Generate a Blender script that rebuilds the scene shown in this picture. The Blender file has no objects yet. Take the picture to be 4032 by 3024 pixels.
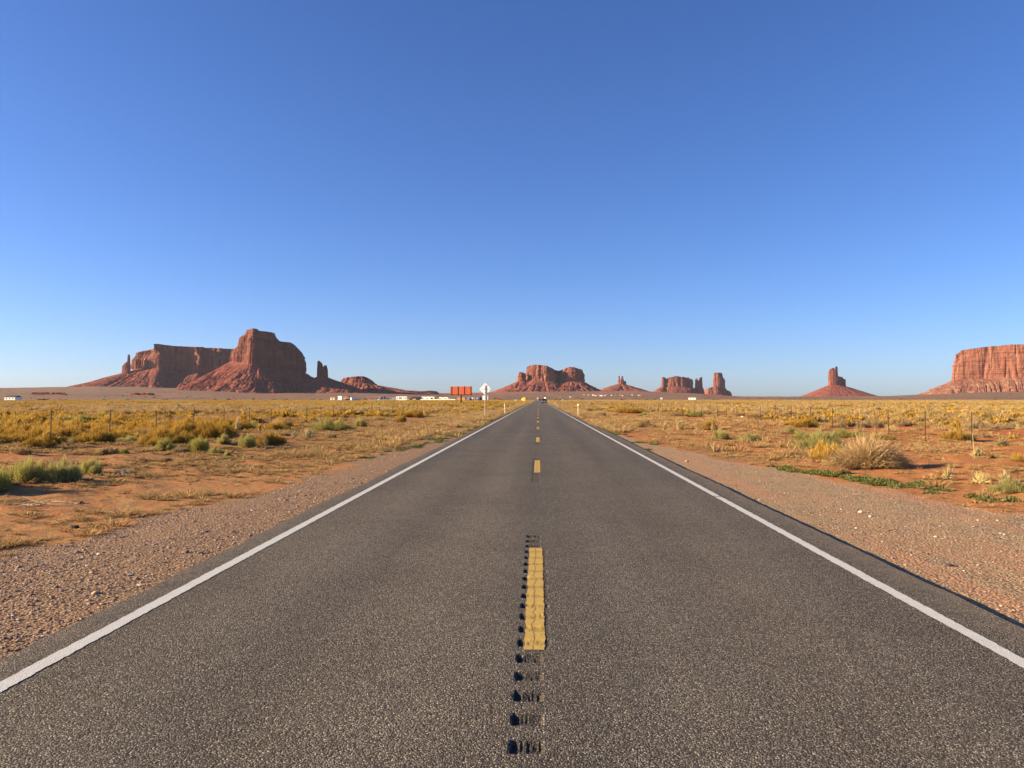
import bpy, math, random
import numpy as np
from mathutils import Vector, Matrix

# ------------------------------------------------------------------ camera, sky, sun, exposure
sc = bpy.context.scene
COL = sc.collection
F, CAMH = 3000.0, 1.66                     # focal length in pixels of the 4032 px wide frame, eye height (m)
YAW = math.atan(104 / F)
PITCH = math.atan(59 / F * math.cos(YAW))
cam = bpy.data.cameras.new('camera')
cam.sensor_width = 36.0
cam.lens = 36.0 * F / 4032
cam.clip_start, cam.clip_end = 0.1, 60000
co = bpy.data.objects.new('camera', cam)
co.location = (0, 0, CAMH)
co.rotation_euler = (math.pi / 2 + PITCH, 0, YAW)
COL.objects.link(co)
sc.camera = co

SUN_EL, SUN_BACK = 18.0, 5.0              # sun height; degrees behind the straight-left direction
world = bpy.data.worlds.new('World')
sc.world = world
world.use_nodes = True
wn = world.node_tree
sky = wn.nodes.new('ShaderNodeTexSky')
sky.sky_type = 'NISHITA'
sky.sun_disc = False
sky.sun_elevation = math.radians(SUN_EL)
sky.sun_rotation = math.radians(-90 - SUN_BACK)
sky.altitude = 1600
sky.air_density = 1.0
sky.dust_density = 1.7
sky.ozone_density = 3.0
hs = wn.nodes.new('ShaderNodeHueSaturation')
hs.inputs['Saturation'].default_value = 1.10
tint = wn.nodes.new('ShaderNodeMix')
tint.data_type, tint.blend_type = 'RGBA', 'MULTIPLY'
tint.inputs[0].default_value = 1.0
tint.inputs[7].default_value = (0.84, 0.94, 1.30, 1)
wn.links.new(sky.outputs[0], hs.inputs['Color'])
wn.links.new(hs.outputs[0], tint.inputs[6])
wn.links.new(tint.outputs[2], wn.nodes['Background'].inputs[0])
wn.nodes['Background'].inputs[1].default_value = 0.0545

sun = bpy.data.lights.new('sun', 'SUN')
sun.energy = 5.0
sun.angle = math.radians(0.5)
sun.color = (1.0, 0.80, 0.54)
so = bpy.data.objects.new('sun', sun)
sdir = Vector((-math.cos(math.radians(SUN_BACK)) * math.cos(math.radians(SUN_EL)),
               -math.sin(math.radians(SUN_BACK)) * math.cos(math.radians(SUN_EL)),
               math.sin(math.radians(SUN_EL))))
so.rotation_euler = sdir.to_track_quat('Z', 'Y').to_euler()
so.location = sdir * 50
COL.objects.link(so)

sc.view_settings.view_transform = 'Standard'
sc.view_settings.look = 'None'
sc.view_settings.exposure = 1.42
sc.view_settings.gamma = 1.0
sc.cycles.use_denoising = True
sc.cycles.max_bounces = 5
sc.cycles.diffuse_bounces = 2
sc.cycles.transparent_max_bounces = 8

rng = np.random.default_rng(11)
random.seed(5)

# ------------------------------------------------------------------ helpers
_cy, _sy = math.cos(YAW), math.sin(YAW)
_a = math.pi / 2 + PITCH
RM = np.array([[_cy, -_sy, 0], [_sy, _cy, 0], [0, 0, 1]]) @ np.array(
    [[1, 0, 0], [0, math.cos(_a), -math.sin(_a)], [0, math.sin(_a), math.cos(_a)]])


def ray(x, y):
    return RM @ np.array([(x - 2016) / F, (1512 - y) / F, -1.0])


def at(x, y, Y):
    d = ray(x, y)
    t = Y / d[1]
    return d[0] * t, Y, CAMH + d[2] * t


def sstep(a, b, x):
    t = np.clip((x - a) / (b - a), 0, 1)
    return t * t * (3 - 2 * t)


def _h(ix, iy, iz, seed):
    with np.errstate(over='ignore'):
        h = (ix.astype(np.int64) * 374761393 + iy.astype(np.int64) * 668265263 +
             iz.astype(np.int64) * 2147483647 + seed * 1274126177) & 0xffffffff
        h = ((h ^ (h >> 13)) * 1274126177) & 0xffffffff
        h = ((h ^ (h >> 16)) * 2246822519) & 0xffffffff
        h = h ^ (h >> 15)
    return (h & 0xffffff) / float(0xffffff) * 2 - 1


def vn(x, y, z=None, seed=0):
    x = np.asarray(x, float)
    y = np.asarray(y, float) + 0 * x
    z = (np.zeros_like(x) if z is None else np.asarray(z, float) + 0 * x)
    fx, fy, fz = np.floor(x), np.floor(y), np.floor(z)
    ux, uy, uz = x - fx, y - fy, z - fz
    ux, uy, uz = [u * u * u * (u * (u * 6 - 15) + 10) for u in (ux, uy, uz)]
    r = 0
    for i in (0, 1):
        for j in (0, 1):
            for k in (0, 1):
                w = (ux if i else 1 - ux) * (uy if j else 1 - uy) * (uz if k else 1 - uz)
                r = r + w * _h(fx + i, fy + j, fz + k, seed)
    return r


def fbm(x, y, z=None, seed=0, o=4):
    r, a, f = 0, 1.0, 1.0
    for k in range(o):
        r = r + a * vn(np.asarray(x) * f + 17.3 * k, np.asarray(y) * f, None if z is None else np.asarray(z) * f, seed + k)
        a *= 0.5
        f *= 2.03
    return r / 1.6


def tag(o, label=None, cat=None, group=None, kind=None):
    if label: o['label'] = label
    if cat: o['category'] = cat
    if group: o['group'] = group
    if kind: o['kind'] = kind
    return o


def mesh_np(name, V, Q=None, T=None, mats=(), smooth=False):
    me = bpy.data.meshes.new(name)
    V = np.asarray(V, np.float32)
    loops, starts, tot = [], [], 0
    if Q is not None and len(Q):
        Q = np.asarray(Q, np.int32)
        loops.append(Q.ravel()); starts.append(np.arange(len(Q)) * 4); tot = len(Q) * 4
    if T is not None and len(T):
        T = np.asarray(T, np.int32)
        loops.append(T.ravel()); starts.append(tot + np.arange(len(T)) * 3)
    L = np.concatenate(loops); S = np.concatenate(starts)
    me.vertices.add(len(V)); me.vertices.foreach_set('co', V.ravel())
    me.loops.add(len(L)); me.loops.foreach_set('vertex_index', L.astype(np.int32))
    me.polygons.add(len(S)); me.polygons.foreach_set('loop_start', S.astype(np.int32))
    for m in (mats if isinstance(mats, (list, tuple)) else [mats]):
        me.materials.append(m)
    me.update(calc_edges=True)
    me.polygons.foreach_set('use_smooth', np.full(len(S), smooth, bool))
    return me


def attr(me, name, data):
    a = me.attributes.new(name, 'FLOAT', 'POINT')
    a.data.foreach_set('value', np.asarray(data, np.float32))


def link(name, me, parent=None, loc=None):
    o = bpy.data.objects.new(name, me)
    COL.objects.link(o)
    if parent: o.parent = parent
    if loc is not None: o.location = loc
    return o


def grid_quads(nr, nc, wrap=False):
    r = np.arange(nr - 1)[:, None]
    c = np.arange(nc if wrap else nc - 1)[None, :]
    c2 = (c + 1) % nc
    return np.stack([r * nc + c, r * nc + c2, (r + 1) * nc + c2, (r + 1) * nc + c], -1).reshape(-1, 4)


class MB:
    """collects boxes, tubes and prisms for one mesh object"""
    def __init__(s): s.v, s.f = [], []
    def add(s, vs, fs):
        n = len(s.v); s.v += [tuple(p) for p in vs]; s.f += [tuple(i + n for i in q) for q in fs]; return s
    def box(s, x0, x1, y0, y1, z0, z1, tp=0.0):
        return s.add([(x0, y0, z0), (x1, y0, z0), (x1, y1, z0), (x0, y1, z0),
                      (x0 + tp, y0 + tp, z1), (x1 - tp, y0 + tp, z1), (x1 - tp, y1 - tp, z1), (x0 + tp, y1 - tp, z1)],
                     [(3, 2, 1, 0), (4, 5, 6, 7), (0, 1, 5, 4), (1, 2, 6, 5), (2, 3, 7, 6), (3, 0, 4, 7)])
    def tube(s, a, b, r, n=8, r2=None):
        a, b = Vector(a), Vector(b); d = (b - a).normalized()
        u = d.orthogonal().normalized(); w = d.cross(u)
        r2 = r if r2 is None else r2
        vs = [a + (u * math.cos(2 * math.pi * i / n) + w * math.sin(2 * math.pi * i / n)) * r for i in range(n)] + \
             [b + (u * math.cos(2 * math.pi * i / n) + w * math.sin(2 * math.pi * i / n)) * r2 for i in range(n)]
        fs = [(i, (i + 1) % n, n + (i + 1) % n, n + i) for i in range(n)] + [tuple(range(n))[::-1], tuple(range(n, 2 * n))]
        return s.add(vs, fs)
    def prism(s, pts, x0, x1, in0=0.0, ztop=None):
        """profile of (y,z) points extruded along x; points above ztop are drawn in by in0"""
        def xx(z, s_): return (s_ * in0) if (ztop is not None and z > ztop) else 0
        n = len(pts)
        vs = [(x0 + xx(z, 1), y, z) for y, z in pts] + [(x1 - xx(z, 1), y, z) for y, z in pts]
        fs = [(i, (i + 1) % n, n + (i + 1) % n, n + i) for i in range(n)] + [tuple(range(n))[::-1], tuple(range(n, 2 * n))]
        return s.add(vs, fs)
    def build(s, name, mat, parent=None, loc=None, bevel=0):
        me = bpy.data.meshes.new(name)
        me.from_pydata([tuple(p) for p in s.v], [], s.f)
        me.materials.append(mat)
        me.update()
        o = link(name, me, parent, loc)
        if bevel:
            m = o.modifiers.new('bevel', 'BEVEL'); m.width = bevel; m.segments = 2; m.limit_method = 'ANGLE'
        return o


def empty(name, loc, rz=0.0):
    o = bpy.data.objects.new(name, None)
    o.location = loc; o.rotation_euler = (0, 0, rz)
    COL.objects.link(o)
    return o


# ---- material helper
class NT:
    def __init__(s, name):
        s.m = bpy.data.materials.new(name); s.m.use_nodes = True
        s.t = s.m.node_tree; s.bsdf = s.t.nodes['Principled BSDF']; s.out = s.t.nodes['Material Output']
        s.bsdf.inputs['Specular IOR Level'].default_value = 0.25
        s.bsdf.inputs['Roughness'].default_value = 0.9
    def n(s, typ, **kw):
        nd = s.t.nodes.new('ShaderNode' + typ)
        for k, v in kw.items():
            if k.startswith('i_'): s.set(nd, k[2:].replace('_', ' '), v)
            else: setattr(nd, k, v)
        return nd
    def set(s, nd, key, v):
        key = int(key) if str(key).isdigit() else key
        inp = nd.inputs[key]
        if isinstance(v, bpy.types.NodeSocket): s.t.links.new(v, inp)
        elif isinstance(v, tuple) and len(v) == 3 and inp.type == 'RGBA': inp.default_value = (*v, 1)
        else: inp.default_value = v
    def pos(s): return s.n('NewGeometry').outputs['Position']
    def obj(s): return s.n('TexCoord').outputs['Object']
    def mapping(s, vec, scale=(1, 1, 1), loc=(0, 0, 0)):
        return s.n('Mapping', i_Vector=vec, i_Scale=scale, i_Location=loc).outputs[0]
    def noise(s, vec, scale=1.0, detail=4.0, rough=0.55, out='Fac'):
        return s.n('TexNoise', i_Vector=vec, i_Scale=scale, i_Detail=detail, i_Roughness=rough).outputs[out]
    def voro(s, vec, scale, out='Distance', feature='F1'):
        return s.n('TexVoronoi', feature=feature, i_Vector=vec, i_Scale=scale).outputs[out]
    def math(s, op, a, b=0.0, c=0.0, clamp=False):
        nd = s.n('Math', operation=op, use_clamp=clamp)
        s.set(nd, 0, a); s.set(nd, 1, b); s.set(nd, 2, c)
        return nd.outputs[0]
    def ramp(s, fac, stops, interp='LINEAR'):
        nd = s.n('ValToRGB'); nd.color_ramp.interpolation = interp
        el = nd.color_ramp.elements
        while len(el) < len(stops): el.new(0.5)
        for e, (p, c) in zip(el, stops):
            e.position = p
            e.color = (c, c, c, 1) if not isinstance(c, tuple) else (*c, 1)
        s.t.links.new(fac, nd.inputs[0])
        return nd.outputs[0]
    def mix(s, fac, a, b, blend='MIX'):
        nd = s.n('Mix', data_type='RGBA', blend_type=blend)
        for k, v in ((0, fac), (6, a), (7, b)):
            inp = nd.inputs[k]
            if isinstance(v, bpy.types.NodeSocket): s.t.links.new(v, inp)
            elif k and isinstance(v, tuple): inp.default_value = (*v, 1)
            else: inp.default_value = v
        return nd.outputs[2]
    def attr(s, name): return s.n('Attribute', attribute_name=name).outputs['Fac']
    def rnd(s): return s.n('ObjectInfo').outputs['Random']
    def color(s, c): s.set(s.bsdf, 'Base Color', c); return s
    def bump(s, h, strength=0.5, dist=0.01):
        nd = s.n('Bump', i_Height=h, i_Strength=strength, i_Distance=dist)
        s.t.links.new(nd.outputs[0], s.bsdf.inputs['Normal'])


def flat_mat(name, col, rough=0.6, metal=0.0, vary=0.12):
    t = NT(name)
    n = t.noise(t.obj(), 3.0, 5)
    c2 = tuple(c * (1 - vary) for c in col); c3 = tuple(min(1, c * (1 + vary)) for c in col)
    t.color(t.ramp(n, [(0.3, c2), (0.7, c3)]))
    t.bsdf.inputs['Roughness'].default_value = rough
    t.bsdf.inputs['Metallic'].default_value = metal
    return t.m


# ------------------------------------------------------------------ ground height
YH = np.array([(-1500, 1540), (0, 1535), (350, 1527), (700, 1530), (1000, 1537), (1350, 1540), (1500, 1543), (1750, 1549),
               (1950, 1546), (2100, 1541), (2500, 1541), (2600, 1545), (2750, 1551), (2900, 1562), (3200, 1563), (3450, 1562),
               (3650, 1554), (3850, 1549), (4032, 1548), (5500, 1545)], float)
ROADC = -0.03
L_EDGE, R_EDGE = -3.44, 3.50


def gz(x, y):
    x = np.asarray(x, float); y = np.asarray(y, float)
    r = np.hypot(x, y)
    az = np.arctan2(x, np.maximum(y, 1e-3))
    xp = 2120 + F * np.tan(np.clip(az, -0.85, 0.80))
    lat = np.abs(x)
    side = np.where(x < 0, 1.0, 0.0)
    z = np.where(x < 0, -0.03, -0.085)
    z = -0.058 + 0.028 * np.clip(-x / 3.4, -1, 1) + .010 * sstep(3.0, 3.4, x) * (1 - sstep(3.7, 4.7, x))
    m = sstep(5.5, 14, lat) * (1 - 0.5 * sstep(200, 500, r))
    z = z + m * (0.10 * fbm(x / 2.6, y / 2.6, seed=3, o=3) + 0.22 * fbm(x / 11, y / 11, seed=5, o=3) + 0.28 * vn(x / 60, y / 60, seed=9) - 0.02)
    mr = sstep(5.2, 7.5, lat) * (1 - sstep(45, 90, r))
    z = z + mr * (0.030 * vn(x / .55, y / .45, seed=12) + 0.016 * vn(x / .21, y / .18, seed=13))
    z = z - 0.05 * sstep(3.6, 7.5, lat) * (1 - sstep(9, 16, lat)) * side
    rise = sstep(900, 6500, r)
    e = (1571 - np.interp(xp, YH[:, 0], YH[:, 1])) / F
    far = sstep(1100, 3000, r)
    z = z + r * e * rise * (1 - 0.6 * sstep(9000, 15000, r)) + 0.40 * sstep(480, 600, r) * (1 - sstep(900, 1500, r)) * sstep(12, 60, lat)
    z = z + far * (1 - sstep(7000, 11000, r)) * (5.0 * fbm(x / 260, y / 420, seed=21, o=4) + 2.0 * np.abs(vn(x / 90, y / 140, seed=25)))
    return z


def ground_at(x, y):
    """point on the ground seen at a pixel of the photograph"""
    d = ray(x, y)
    rr = np.geomspace(3, 9000, 5000)
    h = math.hypot(d[0], d[1])
    X, Y = d[0] / h * rr, d[1] / h * rr
    zr = CAMH + d[2] / h * rr
    k = np.argmax(zr <= gz(X, Y))
    if zr[k] > gz(X[k], Y[k]): k = 3600
    return float(X[k]), float(Y[k]), float(gz(X[k], Y[k]))


def gravel_mask(x, y):
    w = 0.35 * vn(x / 1.2, y / 1.2, seed=31) + 0.25 * vn(x / .3, y / .3, seed=32)
    lb = np.interp(y, [0, 8, 14, 30, 60, 120], [-6.0, -5.75, -4.9, -4.6, -4.2, -3.9])
    left = sstep(lb - .35, lb + .15, x + w) * (x < 0)
    rb = np.interp(y, [0, 10, 14, 19.6, 26, 35, 60, 120], [8.4, 7.6, 6.75, 5.7, 4.7, 3.95, 3.9, 3.75])
    right = (1 - sstep(rb - .15, rb + .3, x + .7 * w)) * (x >= 0)
    return left + right


# ------------------------------------------------------------------ materials: ground, road, rock
def ground_material():
    t = NT('desert_ground')
    P = t.pos()
    n1 = t.noise(P, 0.35, 5, 0.6)
    n2 = t.noise(P, 3.2, 6, 0.62)
    n3 = t.noise(P, 22, 5, 0.7)
    sand = t.ramp(n1, [(0.32, (0.38, 0.112, 0.028)), (0.52, (0.47, 0.148, 0.038)), (0.7, (0.50, 0.185, 0.060))])
    sand = t.mix(t.ramp(n2, [(0.42, 0.0), (0.62, 0.55)]), sand, (0.40, 0.165, 0.062))
    sand = t.mix(t.ramp(n3, [(0.55, 0.0), (0.72, 0.5)]), sand, (0.24, 0.095, 0.038))
    # dry litter and trampled grass near the verges
    lit = t.math('MULTIPLY', t.attr('verge'), t.ramp(t.noise(t.mapping(P, (2.2, 0.9, 1)), 2.0, 6, 0.7), [(0.34, 0.0), (0.52, 0.9)]))
    sand = t.mix(lit, sand, t.mix(t.ramp(t.noise(P, 14, 5, .7), [(.4, 0.0), (.62, 1.0)]), (0.38, 0.22, 0.085), (0.25, 0.125, 0.045)))
    gre = t.math('MULTIPLY', t.attr('green'), t.ramp(t.noise(P, 2.6, 6, 0.75), [(0.45, 0.0), (0.6, 0.8)]))
    sand = t.mix(gre, sand, (0.155, 0.155, 0.075))
    # gravel shoulders
    vc = t.voro(P, 38, 'Color'); vd = t.voro(P, 38, 'Distance')
    sep = t.n('SeparateColor', i_Color=vc)
    g = t.ramp(sep.outputs[0], [(0.0, (0.17, 0.10, 0.058)), (0.35, (0.31, 0.20, 0.115)), (0.7, (0.41, 0.28, 0.165)), (0.92, (0.48, 0.35, 0.22)), (1.0, (0.62, 0.52, 0.38))])
    g = t.mix(t.ramp(t.noise(P, 1.1, 5, 0.6), [(0.38, 0.05), (0.68, 0.75)]), g, (0.43, 0.275, 0.145))
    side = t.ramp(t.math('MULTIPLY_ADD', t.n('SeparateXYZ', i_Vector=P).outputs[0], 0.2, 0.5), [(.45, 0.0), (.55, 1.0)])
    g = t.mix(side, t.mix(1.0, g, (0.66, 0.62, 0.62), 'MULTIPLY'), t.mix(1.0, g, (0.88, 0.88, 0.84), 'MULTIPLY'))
    trk = t.math('MULTIPLY', side, t.ramp(t.noise(t.mapping(P, (1.3, 0.10, 1)), 1.0, 5, .6), [(.50, 0.0), (.66, .6)]))
    g = t.mix(trk, g, (0.47, 0.215, 0.11))
    gm = t.math('MULTIPLY_ADD', t.math('SUBTRACT', n3, 0.5), 0.7, t.attr('gravel'))
    gm = t.ramp(gm, [(0.4, 0.0), (0.6, 1.0)])
    base = t.mix(gm, sand, g)
    # golden scrub cover of the far field, then the drab plain under the buttes
    gold = t.ramp(t.noise(t.mapping(P, (0.05, 0.05, 0)), 1.0, 7, 0.65), [(0.3, (0.38, 0.245, 0.055)), (0.5, (0.47, 0.305, 0.070)), (0.7, (0.46, 0.19, 0.055))])
    base = t.mix(t.attr('gold'), base, gold)
    pn = t.noise(t.mapping(P, (0.004, 0.0022, 0)), 1.0, 9, 0.68)
    plain = t.ramp(pn, [(0.34, (0.15, 0.096, 0.056)), (0.5, (0.22, 0.135, 0.076)), (0.62, (0.25, 0.122, 0.068)), (0.72, (0.30, 0.19, 0.105))])
    spk = t.noise(t.mapping(P, (0.03, 0.03, 0)), 1.0, 6, 0.7)
    plain = t.mix(t.ramp(spk, [(0.55, 0.0), (0.68, 0.55)]), plain, (0.09, 0.075, 0.05))
    redn = t.math('MULTIPLY', t.attr('redfoot'), 0.75)
    plain = t.mix(redn, plain, (0.27, 0.105, 0.068))
    base = t.mix(t.attr('plain'), base, plain)
    t.color(base)
    t.bsdf.inputs['Roughness'].default_value = 1.0
    t.bsdf.inputs['Specular IOR Level'].default_value = 0.1
    h = t.math('MULTIPLY_ADD', t.math('SUBTRACT', 1.0, vd), t.math('MULTIPLY', gm, 0.9), t.math('MULTIPLY_ADD', n3, 0.9, t.math('MULTIPLY', n2, 2.2)))
    t.bump(h, 0.85, 0.022)
    return t.m


def asphalt_material():
    t = NT('asphalt')
    P = t.pos()
    v = t.n('SeparateColor', i_Color=t.voro(P, 100, 'Color')).outputs[0]
    vd = t.voro(P, 100, 'Distance')
    edge = t.voro(P, 100, 'Distance', 'DISTANCE_TO_EDGE')
    fine = t.noise(P, 240, 2, 0.6)
    chips = t.ramp(v, [(0.0, (0.052, 0.045, 0.037)), (0.35, (0.112, 0.098, 0.082)), (0.7, (0.190, 0.169, 0.140)), (0.9, (0.27, 0.24, 0.195)), (1.0, (0.42, 0.375, 0.31))])
    chips = t.mix(t.ramp(fine, [(0.35, 0.0), (0.7, 0.45)]), chips, (0.06, 0.052, 0.045))
    # black binder and cavity shade painted between the stone chips
    grain = t.mix(t.ramp(t.math('MULTIPLY', edge, 1.0), [(0.02, 0.0), (0.16, 1.0)]), (0.022, 0.019, 0.017), chips)
    # wheel tracks, dust and stains
    tr = t.noise(t.mapping(P, (0.9, 0.03, 0)), 1.0, 4, 0.5)
    pt = t.noise(P, 0.55, 6, 0.6)
    c = t.mix(t.ramp(tr, [(0.36, 0.0), (0.64, 0.65)]), grain, t.mix(1.0, grain, (1.34, 1.26, 1.14), 'MULTIPLY'))
    c = t.mix(t.ramp(pt, [(0.42, 0.0), (0.72, 0.5)]), c, t.mix(1.0, grain, (0.74, 0.71, 0.67), 'MULTIPLY'))
    sx = t.n('SeparateXYZ', i_Vector=P).outputs[0]
    ax = t.math('ABSOLUTE', t.math('ADD', sx, t.math('MULTIPLY', t.math('SUBTRACT', t.noise(t.mapping(P, (.5, .12, 0)), 1.0, 3), .5), .5)))
    lane = t.ramp(t.math('DIVIDE', ax, 3.0), [(0.0, .45), (.12, .3), (.27, .0), (.38, .25), (.52, .5), (.62, .25), (.77, .0), (.92, .35)])
    c = t.mix(lane, t.mix(1.0, c, (1.10, 1.09, 1.06), 'MULTIPLY'), t.mix(1.0, c, (0.74, 0.73, 0.72), 'MULTIPLY'))
    ed = t.ramp(t.math('MULTIPLY_ADD', t.math('SUBTRACT', t.noise(P, 5, 5, .7), .5), 0.35, t.math('DIVIDE', t.math('ABSOLUTE', sx), 4.0)), [(0.78, 0.0), (0.88, 0.55)])
    c = t.mix(ed, c, t.mix(0.5, (0.20, 0.15, 0.105), grain))
    t.color(t.mix(1.0, c, (1.33, 1.31, 1.25), 'MULTIPLY'))
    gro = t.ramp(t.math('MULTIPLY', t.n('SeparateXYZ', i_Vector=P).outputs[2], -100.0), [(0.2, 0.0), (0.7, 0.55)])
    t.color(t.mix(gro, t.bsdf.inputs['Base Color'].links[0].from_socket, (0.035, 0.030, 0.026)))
    t.bsdf.inputs['Roughness'].default_value = 0.85
    t.bsdf.inputs['Specular IOR Level'].default_value = 0.12
    t.bump(t.math('ADD', t.math('MULTIPLY', vd, -1.0), t.math('MULTIPLY', fine, 0.6)), 1.0, 0.008)
    return t.m


def paint_material(name, col, worn, amount, crack=False):
    t = NT(name)
    P = t.pos()
    v = t.voro(P, 120, 'Distance')
    n = t.noise(P, 34, 6, 0.7)
    n2 = t.noise(P, 2.3, 4, 0.6)
    c = t.mix(t.ramp(t.noise(P, 9, 5), [(0.35, 0.0), (0.7, 0.5)]), col, tuple(x * 0.82 for x in col))
    w = t.ramp(t.math('MULTIPLY_ADD', t.math('SUBTRACT', n2, .5), 0.22, n), [(amount, 0.0), (amount + 0.07, 0.85)])
    c = t.mix(w, c, worn)
    if crack:
        s = t.n('SeparateXYZ', i_Vector=P)
        wob = t.math('MULTIPLY', t.math('SUBTRACT', t.noise(t.mapping(P, (0, 3.5, 0)), 1.0, 6, 0.75), .5), 0.16)
        d = t.math('ABSOLUTE', t.math('SUBTRACT', t.math('ADD', s.outputs[0], 0.035), wob))
        c = t.mix(t.ramp(t.math('MULTIPLY', d, 100), [(0.25, 0.9), (0.42, 0.0)]), c, (0.05, 0.03, 0.015))
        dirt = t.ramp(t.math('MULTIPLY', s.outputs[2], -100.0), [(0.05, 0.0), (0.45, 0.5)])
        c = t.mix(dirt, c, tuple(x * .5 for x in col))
    t.color(c)
    t.bsdf.inputs['Roughness'].default_value = 0.7
    t.bump(t.math('MULTIPLY_ADD', v, -0.7, n), 0.7, 0.004)
    return t.m


def rock_material(name, cliff, dark, talus, pale, talus_pale=None):
    t = NT(name)
    P = t.pos()
    s = t.n('SeparateXYZ', i_Vector=P)
    # horizontal strata
    warp = t.math('MULTIPLY', t.noise(t.mapping(P, (.004, .004, .004)), 1.0, 4), 26.0)
    zz = t.math('ADD', s.outputs[2], warp)
    zc = t.n('CombineXYZ', i_Z=zz).outputs[0]
    st = t.noise(t.mapping(zc, (0, 0, 0.07)), 1.0, 5, 0.7)
    st2 = t.noise(t.mapping(zc, (0, 0, 0.25)), 1.0, 3, 0.6)
    c = t.ramp(st, [(0.3, dark), (0.45, cliff), (0.6, tuple(x * 1.12 for x in cliff)), (0.75, pale)])
    # vertical desert-varnish streaks and blotches
    vs = t.noise(t.mapping(P, (.035, .035, .0045)), 1.0, 7, 0.68)
    c = t.mix(t.ramp(vs, [(0.47, 0.0), (0.66, 0.72)]), c, tuple(x * 0.42 for x in cliff))
    bl = t.noise(t.mapping(P, (.012, .012, .02)), 1.0, 6, 0.6)
    c = t.mix(t.ramp(bl, [(0.5, 0.0), (0.7, 0.5)]), c, pale)
    tn = t.noise(t.mapping(P, (.02, .02, .05)), 1.0, 8, 0.7)
    tal = t.ramp(tn, [(0.32, tuple(x * 0.66 for x in talus)), (0.5, talus), (0.68, talus_pale or tuple(min(1, x * 1.25) for x in talus))])
    tal = t.mix(t.ramp(st2, [(0.52, 0.0), (0.68, 0.5)]), tal, tuple(x * 0.62 for x in talus))
    c = t.mix(t.attr('tal'), c, tal)
    t.color(c)
    t.bsdf.inputs['Roughness'].default_value = 1.0
    t.bsdf.inputs['Specular IOR Level'].default_value = 0.05
    hb = t.math('ADD', t.math('MULTIPLY', vs, 2.0), t.math('ADD', t.math('MULTIPLY', st2, 0.8), t.math('MULTIPLY', tn, 1.4)))
    t.bump(hb, 0.9, 9.0)
    return t.m


M_GROUND = ground_material()
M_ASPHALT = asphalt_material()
M_WHITE = paint_material('white_road_paint', (0.54, 0.53, 0.47), (0.20, 0.175, 0.145), 0.64)
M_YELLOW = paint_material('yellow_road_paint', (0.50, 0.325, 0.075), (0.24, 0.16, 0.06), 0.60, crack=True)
M_ROCK = rock_material('red_sandstone', (0.28, 0.106, 0.066), (0.13, 0.050, 0.038), (0.26, 0.084, 0.055), (0.38, 0.175, 0.112))
M_ROCK_PALE = rock_material('pale_red_sandstone', (0.30, 0.118, 0.070), (0.18, 0.068, 0.045), (0.27, 0.115, 0.070), (0.36, 0.180, 0.110), (0.40, 0.255, 0.16))

M_ROCK_SHADE = rock_material('shade_darkened_sandstone', (0.215, 0.080, 0.053), (0.10, 0.040, 0.032), (0.26, 0.084, 0.055), (0.31, 0.145, 0.095))  # red sandstone with darker cliffs, deepening the shaded face through its colour

# ------------------------------------------------------------------ ground sheet
fa = np.radians(np.arange(-46, 46.01, 0.17))
ba = np.radians(np.arange(49, 312, 3.0))
ang = np.concatenate([fa, ba])
rad = np.concatenate([[0.6], np.geomspace(2.2, 16000, 680)])
A, Rr = np.meshgrid(ang, rad)
GX, GY = np.sin(A) * Rr, np.cos(A) * Rr
GZ = gz(GX, GY)
V = np.stack([GX, GY, GZ], -1).reshape(-1, 3)
Q = grid_quads(len(rad), len(ang), wrap=True)[:, ::-1]
V = np.concatenate([V, [[0, 0, -0.06]]])
nA = len(ang)
T = np.stack([np.full(nA, len(V) - 1), (np.arange(nA) + 1) % nA, np.arange(nA)], -1)[:, ::-1]
me = mesh_np('ground', V, Q, T, [M_GROUND], smooth=True)
gx, gy = V[:, 0], V[:, 1]
gr = np.hypot(gx, gy); glat = np.abs(gx)
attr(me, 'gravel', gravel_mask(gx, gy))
attr(me, 'verge', sstep(3.8, 5, glat) * (1 - sstep(11, 18, glat)) * np.where(gx < 0, 1, .65))
gn = sstep(-.15, .5, vn(gx / 1.5, gy / 6, seed=41)) + sstep(45, 90, gy)
attr(me, 'green', np.clip(gn, 0, 1) * (sstep(4.2, 4.9, glat) * (1 - sstep(5.5, 8.0, glat))) * sstep(9, 16, gy))
attr(me, 'gold', sstep(90, 260, gr) * (1 - 0.75 * (1 - sstep(5, 16, glat))) * 0.9)
attr(me, 'plain', sstep(640, 1000, gr + 60 * vn(gx / 80, gy / 80, seed=44)))
attr(me, 'redfoot', np.clip(sstep(3000, 5200, gr + 900 * vn(gx / 700, gy / 700, seed=46)) * (np.abs(gx - 100) < 1600), 0, 1) * sstep(-.3, .3, vn(gx / 300, gy / 300, seed=47)))
ground = link('ground', me)
tag(ground, 'flat red sand desert floor with gravel road shoulders and a far drab plain', 'ground', kind='structure')

# ------------------------------------------------------------------ road
G0, GP, GHALF = 3.675, 0.31, 0.078
DASHES = [(5.07 + 12.2 * k, 5.07 + 12.2 * k + 3.45) for k in range(30)]


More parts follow.
